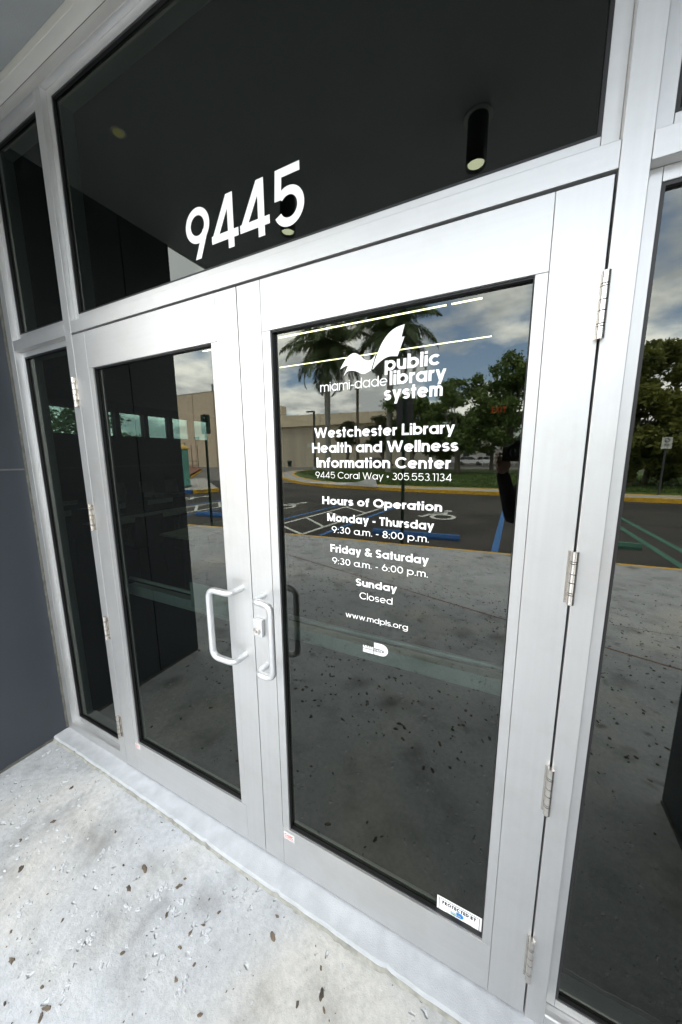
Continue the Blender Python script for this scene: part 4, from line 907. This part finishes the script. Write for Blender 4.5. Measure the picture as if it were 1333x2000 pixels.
def tree(name, label, x, y, h, rad, seed, lm, n=3200, size=.20, low=.38, group=None, trunk=.16, z0=-.1, full=False):
    rnd = random.Random(seed); t = thing(name, label, 'tree', (x, y, z0), group)
    m = MB(); tips = []
    m.tube([(0, 0, 0), (rnd.uniform(-.15, .15), 0, h*.22), (rnd.uniform(-.3, .3), rnd.uniform(-.2, .2), h*.5)], [trunk*1.25, trunk, trunk*.6], 9); 
    top = Vector((0, 0, h*.3))
    for i in range(9):
        a = i*2.4+rnd.random(); L = rad*rnd.uniform(.45, .85); e = Vector((math.cos(a)*L, math.sin(a)*L, h*rnd.uniform(low+.1, .88)))
        m.tube([top*rnd.uniform(.7, 1.3), (top+e)*.5+Vector((0, 0, .2)), e], [trunk*.5, trunk*.28, .02], 6, caps=False); tips.append(e)
    m.build('trunk', BARK, t)
    clumps = [((e.x, e.y, e.z), (rad*rnd.uniform(.28, .42),)*2+(rad*rnd.uniform(.2, .32),)) for e in tips]
    for i in range(24):
        a = rnd.random()*6.28; rr = rad*rnd.uniform(.1, .85); z = h*rnd.uniform(low if not full else .06, .97)
        sh = 1-.5*max(0, (z/h-.7)/.3); clumps.append(((math.cos(a)*rr*sh, math.sin(a)*rr*sh, z), (rad*rnd.uniform(.2, .36),)*2+(rad*rnd.uniform(.13, .25),)))
    m = MB(); leafcloud(m, clumps, n, size, rnd); m.build('crown', lm, t)
    return t
GRT = 'trees on the grass island'
tree('island_tree', 'small round pale green tree between first palm and utility pole, before the beige wall', -15.3, -35.5, 5.6, 1.75, 1, LF4, 3800, .18, .5, GRT)
tree('island_tree', 'small loose tree behind the second palm, hiding the wall end', -10.9, -35, 6.1, 2.1, 2, LF4, 4500, .18, .4, GRT)
tree('island_tree', 'dense oak nearest the second palm, its crown behind the word system', -6.4, -31, 7.6, 3.0, 3, LF1, 11000, .17, .28, GRT, .2)
tree('island_tree', 'broad oak with a forked thick trunk in the middle of the grass', -2.2, -30, 8.4, 3.3, 4, LF1, 12500, .17, .26, GRT, .22)
tree('island_tree', 'tallest oak of the grass island, its top against the clouds near the right door stile', 1.6, -31, 9.4, 3.2, 5, LF1, 12500, .17, .26, GRT, .2)
tree('island_tree', 'airy oak standing farther back between the two thick trunked oaks', -4.6, -36, 7.2, 3.2, 8, LF1, 7000, .2, .22, GRT, .16)
tree('island_tree', 'airy oak farther back, just left of the tallest oak', .2, -37, 8.6, 3.4, 9, LF1, 7000, .2, .22, GRT, .16)
tree('island_tree', 'oak hidden mostly behind the right door stile', 6.6, -32, 8.0, 3.4, 6, LF1, 9000, .2, .28, GRT, .2)
for i, (x, y, h, r, lb) in enumerate(((7.2, -20.5, 6.4, 2.2, 'bushy yellow green tree right behind the small white sign'), (9.9, -20.0, 7.0, 2.6, 'bushy tree right of the white sign, highest of the hedge'), (13.2, -20.2, 6.8, 2.8, 'bushy tree at the right end of the hedge'), (8.4, -22.5, 7.6, 2.5, 'dark tree behind the hedge, its top showing over it'))):
    tree('hedge_tree', lb, x, y, h, r, 20+i, LF2, 16000, .15, .05, 'bushy trees behind the right kerb', .12, .02, True)
tree('window_tree', 'leafy tree seen through the near high windows of the dark room', -19, 9.0, 4.6, 2.4, 40, LF1, 2600, .16, .3, 'trees beyond the library windows'); tree('window_tree', 'lower tree seen through the second high window of the dark room', -20, 13.0, 3.4, 1.6, 41, LF1, 1400, .16, .3, 'trees beyond the library windows')
def palm(x, y, zc, label, seed, L=5.3):
    rnd = random.Random(seed); t = thing('royal_palm', label, 'palm tree', (x, y, .02), 'palms on the grass island')
    m = MB(); m.tube([(0, 0, 0), (0, 0, .6), (0, 0, zc*.35), (0, 0, zc*.62), (0, 0, zc-2.6)], [.36, .30, .27, .30, .26], 14); m.build('trunk', PALMB, t)
    m = MB(); m.tube([(0, 0, zc-2.6), (0, 0, zc-2.2), (0, 0, zc-.6), (0, 0, zc)], [.27, .25, .19, .12], 12); m.build('crownshaft', PALMG, t)
    for i in range(27):
        az = i*2.39996; el = R(76-i*4.6+rnd.uniform(-6, 6)); LL = L*rnd.uniform(.86, 1.08); m = MB(); pts = []; p = Vector((0, 0, zc-.1)); n = 22
        for k in range(n+1):
            pts.append(p.copy()); e = el - (k/n)**1.3*R(95); p = p+Vector((math.cos(az)*math.cos(e), math.sin(az)*math.cos(e), math.sin(e)))*LL/n
        m.tube(pts, [.045*(1-k/n)+.008 for k in range(n+1)], 5)
        side = Vector((-math.sin(az), math.cos(az), 0))
        for k in range(2, n+1):
            for sub in range(5):
                tt = k-1+sub/5; a = pts[int(tt)].lerp(pts[min(n, int(tt)+1)], tt % 1); d = (pts[min(n, int(tt)+1)]-pts[int(tt)]).normalized() if tt < n else d
                ll = (1.15*math.sin(math.pi*min(1, .12+.88*tt/n)**.8)+.18)*rnd.uniform(.8, 1.15)
                for s in (-1, 1):
                    dr = (side*s*.78+d*.45+Vector((0, 0, rnd.uniform(-.75, .05)))).normalized(); tip = a+dr*ll+Vector((0, 0, -.22*ll)); w = d*.05; md = a+dr*ll*.5
                    q = len(m.v); m.v += [tuple(a), tuple(md+w), tuple(tip), tuple(md-w)]; m.f.append((q, q+1, q+2, q+3)); m.mi.append(0); m.sm.append(False)
        m.build('frond', LF3, t)
palm(-15.05, -30.2, 12.2, 'left and nearer royal palm mirrored at the top left of the lettered door', 1)
palm(-8.6, -30.6, 13.1, 'right royal palm mirrored behind the bird emblem', 2)
# distant mass of trees round the car park
random.seed(9); m = MB()
cl = []
for i in range(150):
    a = math.pi*(1.02+.96*i/149)+random.uniform(-.01, .01); d = random.uniform(100, 120); cl.append(((math.cos(a)*d, math.sin(a)*d, random.uniform(1, 3.4)), (4.5, 4.5, random.uniform(2, 3.2))))
for i in range(26): cl.append(((-random.uniform(50, 60), -20+i*4, random.uniform(1, 2)), (4, 4, random.uniform(1.5, 2.2))))
leafcloud(m, cl, 26000, .75, random.Random(3)); m.build('treeline', LF1, kind='stuff')

# ------------------------------------------------------------------ room furniture behind the glass
def led(x0, x1, y, label):
    t = thing('linear_light', label, 'light', ((x0+x1)/2, y, 3.0), 'linear lights hanging in the dark room'); L = (x1-x0)/2
    boxo('housing', BLK, (-L, L, -.014, .014, .006, .05), t); boxo('diffuser', LED, (-L, L, -.012, .012, 0, .0055), t)
    for s in (-.8, .8): m = MB(); m.tube([(s*L, 0, .055), (s*L, 0, .075)], .004, 6); m.build('hanger', BLK, t)
led(-.82, 1.12, 2.62, 'longer glowing linear light of the upper row, left of the small gap'); led(1.165, 1.43, 2.62, 'short glowing piece at the right end of the upper light row')
led(-1.63, 1.46, 3.73, 'glowing linear light of the lower row, unbroken'); led(-2.0, -1.05, 2.58, 'glowing linear light whose tip shows at the top of the left door')
t = thing('exit_sign', 'small red exit sign glowing in the dark room near the right door stile', 'exit sign', (1.523, 6.0, 2.42))
boxo('case', BLK, (-.16, .16, .0, .05, -.10, .10), t, .005); mb = MB()
for i, c in enumerate('EX'): pass
gx = [('D', .1, 0, .8, CAPH), ('D', .8, 0, .1, CAPH)]
text_line('E', -.12, -.065, -.05, .075, .24, -.002, None, None, mb=mb); strokes(mb, gx, .2, 0, .07, .075, -.05, -.055, -.002); text_line('I', .025, .042, -.05, .075, .24, -.002, None, None, mb=mb); text_line('T', .06, .12, -.05, .075, .24, -.002, None, None, mb=mb)
mb.build('letters', mat('exit_red', (.5, .02, .02), .5, emis=(1, .05, .03), es=.15), t)
def table(x, y, label):
    t = thing('training_table', label, 'table', (x, y, 0), 'tables in the dark room'); boxo('tabletop', TABL, (-.25, .25, -.75, .75, .705, .73), t, .004)
    for sy in (-.62, .62):
        m = MB(); m.box(-.02, .02, sy-.02, sy+.02, .03, .704); m.box(-.24, .24, sy-.02, sy+.02, 0, .03); m.build('leg', BLK, t)
rows = [(-1.65, 'first'), (-3.25, 'second'), (-4.75, 'third'), (-6.2, 'fourth')]
for x, w_ in rows:
    table(x, 2.38, 'pale table at the near end of the %s row from the doors' % w_); table(x, 3.94, 'pale table at the far end of the %s row from the doors' % w_)
def chair(m_, loc, rz, label, grp):
    t = thing('chair', label, 'chair', loc, grp, rz)
    k = MB(); rings = []
    for i in range(11):
        u = i/10; a = R(-5+100*u**1.1)
        cx = .22-.44*min(1, u*1.7) if u < .6 else -.21-.05*(u-.6)/.4; z = .45-.02*math.sin(u*5) if u < .55 else .46+.40*(u-.55)/.45
        w = .22 if u < .5 else .22-.03*(u-.5)*2
        rings.append([(cx+.05*(v*v) * (1 if u > .5 else 0), v*w, z+(.03*v*v if u < .5 else 0)) for v in (-1, -.6, 0, .6, 1)] + [(cx+.05*(v*v)*(1 if u > .5 else 0)-.012, v*w, z-.012+(.03*v*v if u < .5 else 0)) for v in (1, .6, 0, -.6, -1)])
    k.grid(rings); k.build('shell', m_, t)
    for sx in (.17, -.17):
        for sy in (-.17, .17): k = MB(); k.tube([(sx, sy, .43), (sx*1.2, sy*1.2, 0)], .010, 7); k.build('leg', BLK, t)
for x, w_ in rows:
    for y, q in ((1.95, 'nearest seat'), (2.75, 'middle seat'), (3.65, 'far seat')): chair(CHB, (x+.52, y, 0), R(180), 'black shell chair, %s of the %s table row' % (q, w_), 'black chairs at the tables')
for i, (x, y, q) in enumerate(((-7.35, 4.5, 'nearest'), (-7.35, 5.3, 'second'), (-7.35, 6.1, 'third'), (-7.35, 6.9, 'farthest'))): chair(CHW, (x, y, .08), R(0), '%s pale chair along the window wall of the dark room' % q, 'pale chairs under the windows')
# added sheet on the island kerb, standing in for an unclear white wedge
t = MB(); t.poly([(-6.4, -15.5, .05), (-5.1, -15.15, .30), (-4.2, -14.95, .62), (-4.05, -14.9, .05)]); t.poly([(-9.6, -16.3, .06), (-6.4, -15.5, .05), (-5.3, -15.3, .22), (-7.6, -15.9, .12)])
t.build('standin_sheet', PAPER, label='added white sheet along the yellow island kerb, standing in for an unclear white wedge', cat='sheet').modifiers.new('solid', 'SOLIDIFY').thickness = .01
